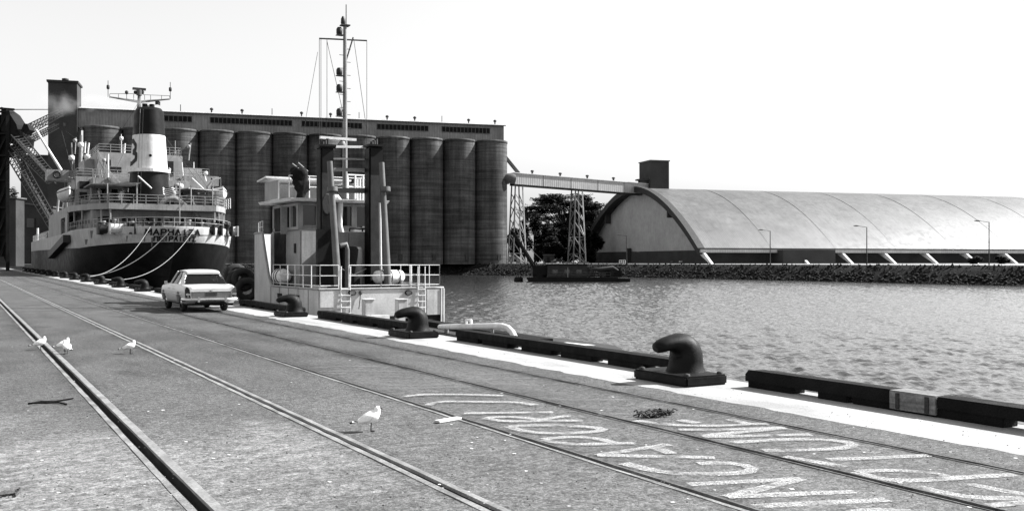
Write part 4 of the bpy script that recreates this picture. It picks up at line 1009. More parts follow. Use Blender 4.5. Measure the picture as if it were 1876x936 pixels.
# covered water monitor on the bridge roof
c = onu(551, 345, 39.4); c.z = fz-.05
m = MB(); rs = []
for z, r, ox in ((0, .16, 0), (.3, .17, .02), (.42, .30, .03), (.7, .33, -.02), (.8, .27, 0), (.95, .34, -.03), (1.12, .36, -.04), (1.24, .26, -.08), (1.3, .1, -.1)):
    rs.append([c+V(ox+r*math.cos(q)*(1+.18*math.sin(3*q+z*5)+.1*math.sin(7*q-z*9)), r*math.sin(q)*(1+.15*math.sin(4*q+z*7)), z+.06*math.sin(5*q+z)) for q in [2*math.pi*k/18 for k in range(18)]])
m.rings(rs, True, True); m.build('monitor_cover', M['tar'], tug)
for k in (0, 1):
    m = MB(); m.cyl(c+V(.05+.25*k, 0, 1.15), c+V(-.33+.25*k, .1, 1.45+.05*k), .035, n=6); m.build('monitor_nozzle', M['grey'], tug)
# twin funnels with fender timbers
for x0, x1 in ((583, 612), (672, 703)):
    a, b = onu(x0+5, 268, 36.6), onu(x1, 268, 36.6)
    m = MB(); m.prism([(a.x, 36.6, DK), (b.x, 36.6, DK), (b.x, 37.2, DK), (a.x, 37.2, DK)], (0, 0, a.z-DK)); fo = m.build('funnel', M['black'], tug, bevel=.06)
    m = MB(); m.box(a.x-.06, b.x+.06, 36.5, 37.3, a.z, a.z+.08); m.build('funnel_cap', M['black'], fo)
    for k in range(3):
        y = 36.75+.14*k; xx = (a.x+b.x)/2; m = MB(); m.cyl((xx-.15+.15*k, y, a.z), (xx-.15+.15*k, y, a.z+.2+.08*k), .07, n=10); m.build('exhaust', M['rust'], fo)
    m = MB(); m.box(a.x+.04, b.x-.04, 36.55, 36.62, 1.0, 5.2); m.build('fender_pad', M['rubber'], fo)
a = onu(590, 374, 36.55)
m = MB(); m.lathe((0, 0, 0), [(.2, -.02), (.22, 0), (.2, .02)], 20); rot = Matrix.Translation((a.x+.2, 36.5, a.z)) @ Matrix.Rotation(math.pi/2, 4, 'X') @ Matrix.Scale(1.9, 4, (0, 1, 0)); m.v = [tuple(rot @ Vector(p)) for p in m.v]
m.build('funnel_badge', M['rust'], tug)
def pipe(x0, y0, x1, y1, u, r, collar, name='mast_leg'):
    a, b = onu(x0, y0, u+.6), onu(x1, y1, u); b.z = DK; m = MB(); m.cyl(b, a, r*1.12, r*.8, 14); o = m.build(name, M['midgrey'], tug)
    c = onu(*collar, u+.38); m = MB(); t = (a-b).normalized(); m.cyl(c-t*.09, c+t*.09, r*1.5, n=14); m.build('collar', M['midgrey'], o)
pipe(604, 296, 621, 530, 35.6, .135, (609, 347)); pipe(699, 298, 712, 525, 35.6, .135, (706, 347))
m = MB(); a, b = onu(696, 372, 36.4), onu(698, 520, 36.4); m.cyl(a, b, .05, n=6); m.build('stay_pipe', M['white'], tug)
for y, th, nm, l_, r_ in ((269, .09, 'white', 606, 675), (291, .06, 'grey', 607, 674), (311, .13, 'grey', 608, 676), (349, .2, 'midgrey', 612, 670)):
    a, b = onu(l_, y, 37.2), onu(r_, y+.7, 37.2); m = MB(); m.beam(a, b, .12, th); m.build('mast_bridge', M[nm], tug)
a, b = onu(586, 252, 37.6), onu(652, 256.5, 37.6); m = MB(); m.beam(a, b, .14, .1); m.build('radar_scanner', M['white'], tug)
a = onu(627, 266, 37.6); m = MB(); m.lathe(a-V(0, 0, .1), [(.12, 0), (.16, .1), (.1, .25)], 10); m.build('radar_motor', M['grey'], tug)
# mast
mu = 38.0
mb, mt_ = onu(634, 345, mu), onu(631, 47, mu)
mx = onu(632, 200, mu).x
m = MB(); m.cyl((mx, mu, mb.z), (mx, mu, mt_.z), .105, .075, 12); m.build('mast', M['grey'], tug)
m = MB(); m.cyl((mx+.05, mu, mt_.z), (mx+.05, mu, onu(634, 9, mu).z), .02, n=6); m.build('whip_aerial', M['rust'], tug)
m = MB(); m.lathe((mx-.08, mu, mt_.z), [(.06, 0), (.1, .08), (.09, .26), (.04, .36)], 10); m.build('masthead_light', M['dark'], tug)
m = MB(); m.box(mx-.18, mx+.18, mu-.15, mu+.15, mt_.z-.03, mt_.z+.02); m.build('mast_truck', M['dark'], tug)
for y in (64, 138, 168, 212):
    z = onu(632, y, mu).z; m = MB(); m.box(mx-.36, mx-.08, mu-.12, mu+.12, z-.06, z-.03); m.lathe((mx-.24, mu, z-.03), [(.1, 0), (.13, .05), (.13, .22), (.08, .3)], 10); m.build('mast_light', M['dark'], tug)
yz = onu(632, 73, mu).z; ya, yb = onu(585, 71, mu), onu(672, 75, mu)
m = MB(); m.cyl(ya, yb, .032, n=8); m.build('yard', M['rust'], tug)
m = MB(); a, b = onu(647, 69, mu), onu(634, 112, mu); m.cyl(a, b, .03, n=6); m.build('gaff', M['rust'], tug)
hal = MB()
for x, y, x2, y2 in ((585, 72, 585, 345), (588, 72, 588, 350), (599, 73, 599, 345), (672, 76, 672, 345), (648, 72, 672, 240), (599, 76, 628, 205)):
    hal.cyl(onu(x, y, mu), onu(x2, y2, mu), .011, n=4)
hal.cyl(onu(582, 96, mu), onu(540, 330, 41), .009, n=4)
hal.build('halyard', M['rust'], tug)
m = MB()
for i in range(13):
    z = onu(632, 90+i*12, mu).z; s = -1 if i % 2 else 1; m.cyl((mx, mu, z), (mx+s*.24, mu, z), .012, n=4)
m.build('mast_step', M['rust'], tug)
# aft deckhouse, canister, lifting frames
a, b = onu(648, 425, 37.9), onu(690, 425, 37.9)
m = MB(); m.box(a.x-.5, b.x, 37.2, 38.5, DK, onu(660, 425, 37.4).z); m.build('engine_casing', M['grey'], tug, bevel=.05)
m = MB(); q = onu(673, 436, 37.18); m.tube([(q.x-.05, 37.15, q.z), (q.x, 37.15, q.z), (q.x+.02, 37.15, q.z-.1), (q.x+.02, 37.15, DK+.3)], .02, 6); m.build('conduit', M['rust'], tug)
m = MB(); q = onu(673, 425, 37.6); rail_fence(m, [(a.x-.4, 37.3, q.z), (b.x-.3, 37.3, q.z)], .12, (1,), .03, .5); m.build('grab_rail', M['dark'], tug)
for k, x in enumerate((681, 688, 695)):
    q = onu(x, 512, 36.4); m = MB(); m.lathe((q.x, q.y, DK), [(.1, 0), (.1, .45), (.05, .5)], 10); m.build('valve_post', M['dark'], tug)
def canister(c, L, r, rot, cover):
    m = MB(); rr = Matrix.Translation(c) @ Matrix.Rotation(rot, 4, 'Z')
    m.tube([rr @ V(x, 0, 0) for x in (-L/2, -L/2+.08, -L/4, 0, L/4, L/2-.08, L/2)], [r*.55, r*.9, r, r, r, r*.9, r*.55], 16); o = m.build('raft_canister', cover, tug)
    m = MB()
    for x in (-L*.28, 0, L*.28): m.tube([rr @ V(x, (r+.012)*math.cos(q), (r+.012)*math.sin(q)) for q in np.linspace(0, 6.283, 17)], .016, 5, cap=False)
    m.build('strap', M['dark'], o)
    m = MB()
    for x in (-L*.3, L*.3): m.beam(rr @ V(x, -r*.8, -r*1.15), rr @ V(x, r*.8, -r*1.15), .08, .3)
    m.build('cradle', M['dark'], o)
canister(onu(745-40+3, 507, 36.0)+V(.1, 0, 0), 1.35, .27, .2, M['canvas'])
canister(onv(515, 506, TV0+.35), 1.15, .32, math.pi/2, M['canvas'])
q = onu(585, 520, 36.0); m = MB(); m.box(q.x-.3, q.x+.25, 35.8, 36.3, DK, DK+.55); m.build('deck_locker', M['tugwhite'], tug, bevel=.03)
m = MB(); q = onu(641, 470, 36.7); m.lathe((q.x, 36.7, DK), [(.5, 0), (.5, 1.95), (.44, 2.05), (.2, 2.1)], 20); m.build('towing_drum', M['black'], tug)
m = MB(); q = onu(634, 440, 36.1); m.tube([V(q.x-.25, 36.1, 2.35), V(q.x, 36.1, 2.42), V(q.x+.05, 36.1, 2.2), V(q.x+.05, 36.1, DK)], .1, 8); m.build('vent_pipe', M['midgrey'], tug)
m = MB(); q = onu(596, 480, 36.45); m.box(q.x-.35, q.x+.45, 36.35, 36.55, DK, 3.0); m.build('funnel_apron', M['black'], tug)
m = MB(); q = onu(705, 500, 36); m.tube([V(q.x, 36, 1.9), V(q.x+.15, 36, 1.1), V(q.x+.4, 36, .9)], .09, 8); m.build('canvas_bundle', M['canvas'], tug)

for k in range(9):
    x = R.uniform(TV0+.7, TV1-.7); y = R.uniform(34.6, 36.0); m = MB()
    if k % 3 == 0:
        for q in range(4): m.tube([V(x+(.34-.03*q)*math.cos(a), y+(.34-.03*q)*math.sin(a), DK+.04+.06*q) for a in np.linspace(0, 6.283, 17)], .035, 6, cap=False)
        m.build('rope_coil', M['rope'], tug)
    elif k % 3 == 1: m.lathe((x, y, DK), [(.11, 0), (.11, .5), (.16, .52), (.16, .58)], 10); m.build('bollard', M['dark'], tug)
    else: m.box(x-.25, x+.25, y-.18, y+.18, DK, DK+R.uniform(.3, .6)); m.build('gear_box', M['midgrey'], tug, bevel=.02)
for k in range(5):
    u = 35.2+k*1.25; m = MB(); m.box(TV0-.012, TV0+.003, u, u+.03, -.29, .70); m.build('plate_seam', M['midgrey'], tug)
m = MB(); a = st(700, 500); m.tube([V(TV0+.9, 34.25, 1.5), V(TV0+1.4, 34.2, 1.25), V(TV0+1.9, 34.22, 1.48)], .025, 6); m.build('hanging_hose', M['darkrope'], tug)
for x_, u_ in ((TV0-.02, 36.3), (TV0-.02, 38.6)):
    m = MB(); m.box(x_-.02, x_+.03, u_, u_+.55, .30, .46); m.build('freeing_port', M['shadow'], tug)
for k in range(4):
    x = wx0+.5+k*.85; m = MB(); m.box(x-.28, x+.28, wy0-.035, wy0+.0, wz0+.13, wz0+.17); m.build('window_ledge', M['tugwhite'], tug)
# ------------------------------------------------------------------ the freighter
SV, SU, SB = 21.2, 114.0, 9.5
ship = thing('cargo_freighter', 'large freighter with black hull, pale upperworks and banded funnel moored stern towards us', 'ship', (SV, 150, WATER))
SLEN = 122.0
def sheer(u): s = u-SU; return 5.6-.35*min(1, s/25)+.0*s
def hb(s, z):
    """half breadth of the hull at distance s from the stern and height z"""
    f = max(0, (5.6-z)/8.2); s0 = 7.0*f**1.7; q = s-s0
    if q <= 0: return 0.0
    r = 17-1*f
    b = SB*math.sqrt(max(0, 1-(1-min(1, q/r))**2)) if q < r else SB
    b *= 1-.10*f*max(0, 1-s/40)
    if s > SLEN-35: b *= max(0, 1-((s-(SLEN-35))/35)**2)
    return b
def hull_pt(s, z, side): return V(SV+side*hb(s, z), SU+s, z)
SSS = [0, .15, .5, 1, 1.6, 2.4, 3.4, 4.6, 6, 7.5, 9, 10.5, 12, 14, 16, 18, 21, 25, 30, 40, 55, 70, 85, 92, 98, 104, 110, 115, 119, 121, 122]
def blk(s): return 3.9-.62*min(1, s/12)+.25*max(0, min(1, (s-12)/60))
def hull_band(zfs, name, mt):
    """horizontal lofts: each height function gives a closed outline"""
    rs = []
    for zf in zfs:
        port = []; star = []
        for s in SSS:
            z = zf(s); f = max(0, (5.6-z)/8.2); s0 = 7.0*f**1.7; ss = max(s, s0+.001) if s < 14 else s
            port.append(V(SV-hb(ss, z), SU+ss, z)); star.append(V(SV+hb(ss, z), SU+ss, z))
        rs.append(star[::-1]+port)
    m = MB(); m.rings(rs, False, True, closed=False); return m.build(name, mt, ship)
hull_band([lambda s, k=k: (WATER-.8)*(1-k)+blk(s)*k for k in (0, .15, .3, .45, .6, .75, .88, 1)], 'hull', M['hullblack'])
hull_band([lambda s, k=k: blk(s)*(1-k)+(sheer(SU+s))*k for k in (0, .33, .66, 1)], 'upper_hull', M['hullwhite'])
m = MB(); dk_ = [V(SV-hb(max(s, .02), 5.2)*.99, SU+s, 4.75) for s in SSS]+[V(SV+hb(max(s, .02), 5.2)*.99, SU+s, 4.75) for s in SSS[::-1]]
m.add(dk_, [tuple(range(len(dk_)))]); m.build('main_deck', M['midgrey'], ship)
# name and port on the stern: strokes laid on the plating
FONT = {'Μ': [[(0,0),(0,1),(.5,.45),(1,1),(1,0)]], 'Α': [[(0,0),(.5,1),(1,0)],[(.2,.35),(.8,.35)]], 'Ρ': [[(0,0),(0,1),(.7,1),(.95,.85),(.95,.6),(.7,.45),(0,.45)]],
        'Η': [[(0,0),(0,1)],[(1,0),(1,1)],[(0,.5),(1,.5)]], 'Λ': [[(0,0),(.5,1),(1,0)]], 'Ι': [[(.5,0),(.5,1)]], 'Ζ': [[(0,1),(1,1),(0,0),(1,0)]],
        'Π': [[(0,0),(0,1),(1,1),(1,0)]], 'Ε': [[(1,0),(0,0),(0,1),(1,1)],[(0,.5),(.8,.5)]], 'Υ': [[(0,1),(.5,.5),(1,1)],[(.5,.5),(.5,0)]], 'Σ': [[(1,1),(0,1),(.5,.5),(0,0),(1,0)]], ' ': []}
def s_of_v(v, z):     # stern surface distance for an athwartships offset
    lo_, hi_ = 0.0, 16.0
    for _ in range(40):
        md = (lo_+hi_)/2
        if hb(md, z) < abs(v-SV): lo_ = md
        else: hi_ = md
    return hi_
def stern_text(txt, pxl, pxr, ytop, ybot, name, tk):
    n = len(txt); cell = (pxr-pxl)/n; m = MB()
    # letters are laid out across the stern in metres
    vl, vr = onu(pxl, 440, SU+1.2).x, onu(pxr, 440, SU+1.2).x; zt, zb = onu(330, ytop, SU+.6).z, onu(330, ybot, SU+.6).z
    cw = (vr-vl)/n
    for i, chx in enumerate(txt):
        for st_ in FONT[chx]:
            for (x0, y0), (x1, y1) in zip(st_, st_[1:]):
                A = Vector((vl+cw*(i+.12+.68*x0), zb+(zt-zb)*y0)); B = Vector((vl+cw*(i+.12+.68*x1), zb+(zt-zb)*y1))
                d = (B-A).normalized(); nn = Vector((-d.y, d.x))*tk/2; A2, B2 = A-d*tk*.45, B+d*tk*.45
                pts = []; K = 4
                for q in range(K+1): pts.append(A2.lerp(B2, q/K)+nn)
                for q in range(K, -1, -1): pts.append(A2.lerp(B2, q/K)-nn)
                front = [V(p[0], SU+s_of_v(p[0], p[1])-.06, p[1]) for p in pts]; back = [p+V(0, .05, 0) for p in front]
                for q in range(K):
                    a, b, c, d_ = q, q+1, 2*K-q, 2*K+1-q; m.quad(front[a], front[b], front[c], front[d_])
                m.rings([front, back], False, False)
    return m.build(name, M['black'], ship)
stern_text('ΜΑΡΗΛΙΖΑ', 265, 367, 421, 430.5, 'ship_name', .15)
stern_text('ΠΕΙΡΑΙΕΥΣ', 280, 359, 434, 441.5, 'port_name', .13)
# stern rail and bulwark cap
ring = [V(SV+sd_*hb(s, 5.6)*.985, SU+s+.05, sheer(SU+s)) for sd_, ss in ((-1, SSS[::-1]), (1, SSS)) for s in ss if .1 < s < 31]
m = MB(); m.tube(ring, .07, 6); m.build('bulwark_cap', M['offwhite'], ship)
m = MB(); rail_fence(m, ring[3:-3:2], 1.05, (1, .5), .035, 1.3); m.build('stern_railing', M['shipwhite'], ship)
# deckhouse tiers
def block(name, v0, v1, u0, u1, z0, z1, mt='shipwhite', bev=.08): m = MB(); m.box(v0, v1, u0, u1, z0, z1); return m.build(name, M[mt], ship, bevel=bev)
block('poop_house', 13.6, 28.8, 124, 160, 4.76, 7.8)
def deck_slab(name, z, pts, th=.25):
    m = MB(); m.prism([V(x, y, z) for x, y in pts], (0, 0, th)); return m.build(name, M['shipwhite'], ship)
D2 = [(SV-hb(max(s-3.2, .2), 5.6)*1.0, SU+s) for s in (20, 16, 13, 10.5, 8.6, 7.2)]+[(SV+hb(max(s-3.2, .2), 5.6), SU+s) for s in (7.2, 8.6, 10.5, 13, 16, 20)]
D2 = [(SV-9.4, 162)]+D2+[(SV+9.4, 162)]
deck_slab('boat_deck', 7.8, D2, .7)
m = MB(); rail_fence(m, [V(x, y, 8.5) for x, y in D2[1:-1]], 1.05, (1, .66, .33), .03, 1.4); m.build('boat_deck_railing', M['shipwhite'], ship)
for x, y in D2[1:-1]:
    m = MB(); m.cyl((SV+(x-SV)*.97, y+.2, 4.7), (SV+(x-SV)*.97, y+.2, 7.8), .11, n=8); m.build('deck_pillar', M['shipwhite'], ship)
# side screen with arched opening on the wharf side
m = MB(); m.box(SV-9.48, SV-9.3, 133, 136, 5.2, 8.0); m.box(SV-9.48, SV-9.3, 142, 162, 5.2, 8.0); m.box(SV-9.48, SV-9.3, 136, 142, 7.3, 8.0); m.build('side_screen', M['shipwhite'], ship)
m = MB(); m.box(SV+9.3, SV+9.48, 131, 150, 5.2, 8.0); m.build('side_screen', M['shipwhite'], ship)
for v0, h0 in ((14.6, 2.1), (16.9, 1.5), (19.6, 2.1), (25.4, 2.1), (27.4, 1.5)):
    m = MB(); m.box(v0, v0+.95, 123.93, 124.02, 4.95 if h0 > 2 else 5.9, 4.95+h0 if h0 > 2 else 6.9); m.build('door' if h0 > 2 else 'window', M['shadow'], ship)
for k in range(6):
    m = MB(); m.lathe((0, 0, 0), [(.26, -.03), (.26, .03)], 12); rot = Matrix.Translation((13.58, 127+k*3.2, 6.5)) @ Matrix.Rotation(math.pi/2, 4, 'Y'); m.v = [tuple(rot @ Vector(p)) for p in m.v]; m.build('porthole', M['shadow'], ship)
# second tier, bridge front tower, side houses
block('lower_bridge_house', 14.6, 27.6, 133, 152, 8.5, 12.3)
block('bridge_house', 15.6, 26.4, 137, 150, 12.3, 16.0)
block('side_house', 26.0, 29.6, 134.5, 146, 8.5, 13.1)
block('side_house', 12.9, 15.2, 136, 146, 8.5, 12.6)
block('bridge_room', 14.4, 16.4, 140, 147, 12.6, 15.3)
block('chart_house', 26.4, 29.4, 139, 146, 13.1, 14.6)
for (v0, v1) in ((10.2, 15.6), (26.4, 32.8)):
    m = MB(); m.box(v0, v1, 143.9, 144.1, 12.6, 14.0); m.box(v0, v1, 144.1, 147, 12.6, 12.75); m.box(v0 if v0 < 20 else v1-.15, v0+.15 if v0 < 20 else v1, 144.1, 147, 12.75, 14.0); m.build('bridge_wing', M['shipwhite'], ship)
    vc = v0+1.2 if v0 < 20 else v1-1.3; m = MB(); m.tube([V(vc+.42*math.cos(a), 143.8, 13.35+.42*math.sin(a)) for a in np.linspace(0, 6.283, 17)], .12, 8, cap=False); m.build('lifebuoy', M['dark'], ship)
for (v0, v1, z0, z1, u) in ((17.2, 18.6, 13.4, 14.1, 136.95), (26.9, 27.6, 10, 11.0, 134.45), (28.2, 28.8, 9, 11, 134.45), (15.2, 16.2, 9.4, 11.4, 132.95), (16.9, 17.6, 10.2, 11.0, 132.95), (24.8, 25.6, 9.0, 11.0, 132.95)):
    m = MB(); m.box(v0, v1, u, u+.1, z0, z1); m.build('door' if z1-z0 > 1.5 else 'window', M['shadow'], ship)
for pts, z in (([V(14.8, 133.2, 0), V(27.4, 133.2, 0)], 12.3), ([V(15.8, 137.2, 0), V(26.2, 137.2, 0), V(26.2, 149, 0)], 16.0), ([V(15.8, 149, 0), V(15.8, 137.2, 0)], 16.0), ([V(26.2, 134.7, 0), V(29.4, 134.7, 0), V(29.4, 145, 0)], 13.1), ([V(13.1, 146, 0), V(13.1, 136.2, 0), V(15, 136.2, 0)], 12.6)):
    m = MB(); rail_fence(m, [p+V(0, 0, z) for p in pts], 1.05, (1, .66, .33), .03, 1.4); m.build('deck_railing', M['shipwhite'], ship)
# sloping ladders
def ladder(p, q, wd=.7):
    p, q = Vector(p), Vector(q); m = MB(); sidev = V(0, wd/2, 0)
    for s in (-1, 1): m.beam(p+sidev*s, q+sidev*s, .08, .16); m.cyl(p+sidev*s+V(0, 0, .9), q+sidev*s+V(0, 0, .9), .03, n=5)
    n = 12
    for i in range(n+1): c = p.lerp(q, i/n); m.beam(c-sidev, c+sidev, .18, .03)
    return m.build('ladder', M['shipwhite'], ship)
ladder((20.0, 132.3, 8.5), (16.4, 132.6, 12.3)); ladder((17.2, 136.4, 12.3), (15.6, 136.4, 15.2)); ladder((26.6, 122.6, 4.8), (24.8, 123.4, 8.4)); ladder((27.2, 134, 8.5), (25.4, 134, 12.3))
for v, u, z in ((18.2, 130.6, 8.5), (24.6, 130.2, 8.5)):
    m = MB(); m.cyl((v, u, z), (v, u, z+2.6), .28, n=12); m.lathe((v, u, z+2.5), [(.3, 0), (.6, .2), (.6, .6), (.25, .75)], 14); m.build('mushroom_vent', M['offwhite'], ship)
# awning frame over the after boat deck
m = MB()
for x, y in ((15.2, 123.4), (18.2, 121.6), (24.4, 121.6), (27.4, 123.6), (14.2, 130), (28.2, 130)): m.cyl((x, y, 8.5), (x, y, 10.9), .07, n=6)
m.build('awning_post', M['shipwhite'], ship)
m = MB(); m.prism([V(13.6, 126, 10.9), V(18.6, 121.4, 10.9), V(18.6, 133, 10.9), V(13.6, 133, 10.9)], (0, 0, .1)); m.build('awning_deck', M['shipwhite'], ship)
m = MB(); m.prism([V(24.4, 123, 10.6), V(29.3, 126, 10.6), V(29.3, 134, 10.9), V(24.4, 134, 10.9)], (0, 0, .1)); m.build('awning_deck', M['shipwhite'], ship)
m = MB(); m.beam((18.4, 122, 11.8), (19.7, 120.6, 10.3), .12, .12); m.build('derrick_prop', M['white'], ship); m = MB(); m.beam((24.6, 122, 11.8), (25.7, 120.6, 10.4), .12, .12); m.build('derrick_prop', M['white'], ship)
# funnel
fc = onu(277, 400, 127); fcx, fcu = fc.x, 128.6
def fring(z, rx, ry, lean=0): return [V(fcx+lean+rx*math.cos(q), fcu+ry*math.sin(q), z) for q in [2*math.pi*k/40 for k in range(40)]]
fun = block('funnel_base', fcx-2.5, fcx+2.5, 125.8, 131.8, 8.5, 9.2, 'hullblack')
def fz(y): return at(277, y, fcx*ST+fcu*CT).z
zA, zB, zC, zD = 9.2, fz(316), fz(250), fz(205)
def frx(z): t = (z-zA)/(zD-zA); return 2.45-.72*t
for nm, z0, z1, mt, off in (('funnel_lower', zA, zB-.12, 'hullblack', 0), ('funnel_band', zB+.3, zC, 'white', 0), ('funnel_top', zC+.02, zD, 'hullblack', 0)):
    m = MB(); m.rings([fring(z, frx(z), frx(z)*1.25) for z in (z0, (z0+z1)/2, z1)], True, True); m.build(nm, M[mt], ship)
m = MB(); m.rings([fring(zB-.12, frx(zB)+.05, frx(zB)*1.25+.05), fring(zB-.1, frx(zB)+.3, frx(zB)*1.25+.3), fring(zB+.3, frx(zB)+.3, frx(zB)*1.25+.3), fring(zB+.32, frx(zB)-.1, frx(zB)*1.25)], True, False); m.build('funnel_gallery', M['white'], ship)
m = MB(); m.rings([fring(zD, frx(zD)-.02, frx(zD)*1.25-.02), fring(zD+.35, frx(zD)*.85, frx(zD)*1.05), fring(zD+.5, frx(zD)*.5, frx(zD)*.6)], True, True); m.build('funnel_cowl', M['hullblack'], ship)
for dx_ in (-.5, .35): m = MB(); m.cyl((fcx+dx_, fcu, zD+.3), (fcx+dx_, fcu, zD+.95), .32, n=12); m.build('exhaust', M['black'], ship)
# letter painted on the funnel side
m = MB(); zm = (zB+zC)/2+.1; hh2 = 1.4
def fsurf(ang, z, o=.03): return V(fcx+(frx(z)+o)*math.cos(ang), fcu+(frx(z)*1.25+o)*math.sin(ang), z)
bs = [[(0, 1), (.5, 1), (.85, .8), (.85, .6), (.5, .5)], [(.5, .5), (.95, .4), (.95, .15), (.5, 0), (0, 0)]]
for st_ in bs:
    P = []
    for (x0, y0), (x1, y1) in zip(st_, st_[1:]):
        for q in range(5): P.append((x0+(x1-x0)*q/5, y0+(y1-y0)*q/5))
    P.append(st_[-1])
    top_ = []; bot_ = []
    for i, p in enumerate(P):
        a, b = P[max(0, i-1)], P[min(len(P)-1, i+1)]; tx, ty = (b[0]-a[0]), (b[1]-a[1])*1.6; l = math.hypot(tx, ty) or 1; nx, ny = -ty/l*.13, tx/l*.10
        for arr, sg in ((top_, 1), (bot_, -1)):
            x, y = p[0]+sg*nx, p[1]+sg*ny; ang = math.radians(-188+x*44); arr.append(fsurf(ang+math.radians(-0), zm-hh2+2*hh2*y))
    m.rings([top_, bot_], False, False, closed=False)
m.build('funnel_letter', M['rust'], ship)
m = MB(); m.lathe((0, 0, 0), [(.18, -.04), (.18, .04)], 10); p = fsurf(math.radians(-97), zm-.5, .0); rot = Matrix.Translation(p) @ Matrix.Rotation(math.pi/2, 4, 'X'); m.v = [tuple(rot @ Vector(q)) for q in m.v]; m.build('funnel_port', M['hullblack'], ship)
m = MB()
for k in (-.18, .18): m.cyl(fsurf(math.radians(-128), zA, .1)+V(k, 0, 0), fsurf(math.radians(-128), zD, .1)+V(k, 0, 0), .03, n=5)
m.build('funnel_ladder', M['shipwhite'], ship)
# radar mast
mu2 = 143.0; mp = onu(255, 200, mu2); mxv = mp.x; topz = onu(255, 166, mu2).z
m = MB(); m.tube([(mxv, mu2, 15.9), (mxv, mu2, onu(255, 195, mu2).z), (mxv, mu2, topz)], [.55, .3, .16], 10); m.build('radar_mast', M['midgrey'], ship)
m = MB(); a, b, c = onu(201, 178, mu2), onu(255, 187, mu2), onu(311, 182, mu2); m.tube([a, b, c], [.09, .2, .09], 8)
a2, c2 = onu(201, 172, mu2), onu(311, 176, mu2); m.cyl(a2, onu(245, 172, mu2), .04, n=5); m.cyl(onu(262, 174, mu2), c2, .04, n=5)
for x in (201, 217, 232, 245, 265, 276, 296, 311): y0 = 187-abs(x-255)*.13; m.cyl(onu(x, y0, mu2), onu(x, 173+max(0, x-255)*.06, mu2), .04, n=5)
m.build('yard', M['midgrey'], ship)
m = MB(); m.beam(onu(243, 162.5, mu2), onu(267, 164.5, mu2), .5, .28); m.build('radar_scanner', M['rust'], ship)
m = MB(); m.cyl((mxv, mu2, topz-.7), (mxv, mu2, topz+.05), .38, n=10); m.build('radar_motor', M['midgrey'], ship)
for x, yt, yb in ((198, 148, 178), (312, 151, 182)):
    m = MB(); m.cyl(onu(x, yb, mu2), onu(x, yt, mu2), .045, n=5); q = onu(x, yb-14, mu2); m.lathe(q, [(.12, 0), (.2, .1), (.2, .5), (.1, .6)], 8); m.build('whip_aerial', M['rust'], ship)
for x in (232, 248, 261): q = onu(x, 173, mu2); m = MB(); m.lathe(q, [(.12, 0), (.22, .1), (.22, .4), (.1, .5)], 8); m.build('mast_light', M['rust'], ship)
q = onu(289, 193, mu2); m = MB(); m.add([q+V(-.35+.7*i/4, .06*math.sin(i*2), j*.55+.07*math.sin(i)) for i in range(5) for j in range(2)], [(i*2, i*2+2, i*2+3, i*2+1) for i in range(4)]); m.build('signal_flag', M['dark'], ship)
# lifeboats in davits
def lifeboat(c, L, wd, hgt, rot, name='lifeboat'):
    rr = Matrix.Translation(c) @ Matrix.Rotation(rot, 4, 'Z'); rs = []
    for t in np.linspace(-1, 1, 15):
        w_ = wd/2*max(.02, (1-abs(t)**2.6)); kz = hgt*(.18*abs(t)**3)
        rs.append([rr @ V(t*L/2, w_*math.sin(a), -hgt*.62*(max(0, -math.cos(a)) if True else 0)*(1-.35*abs(t)**3)+hgt*.33*max(0, math.cos(a))*(1-.4*t*t)+kz) for a in np.linspace(0, 2*math.pi, 17)[:-1]])
    m = MB(); m.rings(rs, True, True); o = m.build(name, M['white'], ship)
    m = MB(); m.tube([rr @ V(t*L/2, wd/2*(1-abs(t)**2.6)*1.02, hgt*.18*abs(t)**3) for t in np.linspace(-1, 1, 13)], .06, 6); m.tube([rr @ V(t*L/2, -wd/2*(1-abs(t)**2.6)*1.02, hgt*.18*abs(t)**3) for t in np.linspace(-1, 1, 13)], .06, 6); m.build('gunwale', M['dark'], o)
    for s in (-.32, .32):
        p = rr @ V(s*L, 0, 0); sg = 1 if c[0] > SV else -1; m = MB(); m.tube([V(p.x-sg*1.9, p.y, 8.5), V(p.x-sg*1.7, p.y, c[2]+.7), V(p.x-sg*.9, p.y, c[2]+1.7), V(p.x, p.y, c[2]+1.9)], [.2, .18, .15, .1], 8); m.cyl(V(p.x, p.y, c[2]+1.9), V(p.x, p.y, c[2]+.2), .03, n=4); m.build('davit', M['shipwhite'], ship)
lifeboat(V(30.4, 134.5, 10.9), 7.0, 2.3, 2.0, math.pi/2); lifeboat(V(12.2, 139.5, 10.6), 7.2, 2.3, 2.0, math.pi/2)
# kingposts, derrick and aerial posts forward of the bridge
for x0, y0, x1, y1, u, r, mt, nm in ((133, 312, 131, 262, 150, .1, 'shipwhite', 'aerial_post'), (137, 312, 131, 262, 150, .06, 'shipwhite', 'aerial_post'), (147, 310, 149, 248, 165, .28, 'grey', 'kingpost'), (157, 308, 163, 262, 150, .16, 'white', 'aerial_post'), (227, 286, 229, 263, 146, .16, 'white', 'aerial_post'), (112, 312, 66, 238, 158, .22, 'white', 'derrick_boom'), (127, 460, 121, 355, 160, .3, 'grey', 'kingpost'), (321, 285, 321, 258, 143, .05, 'offwhite', 'whip_aerial'), (355, 322, 355, 297, 140, .08, 'white', 'aerial_post'), (113, 402, 118, 362, 152, .16, 'white', 'gangway_davit'), (101, 432, 108, 356, 158, .22, 'grey', 'kingpost')):
    m = MB(); m.cyl(onu(x0, y0, u), onu(x1, y1, u), r, r*.7, 8); m.build(nm, M[mt], ship)
for x, y in ((131, 294), (160, 292), (148, 270)): q = onu(x, y, 149.8); m = MB(); m.lathe(q, [(.2, 0), (.4, .1), (.4, .6), (.2, .7)], 8); m.build('lamp', M['white'], ship)
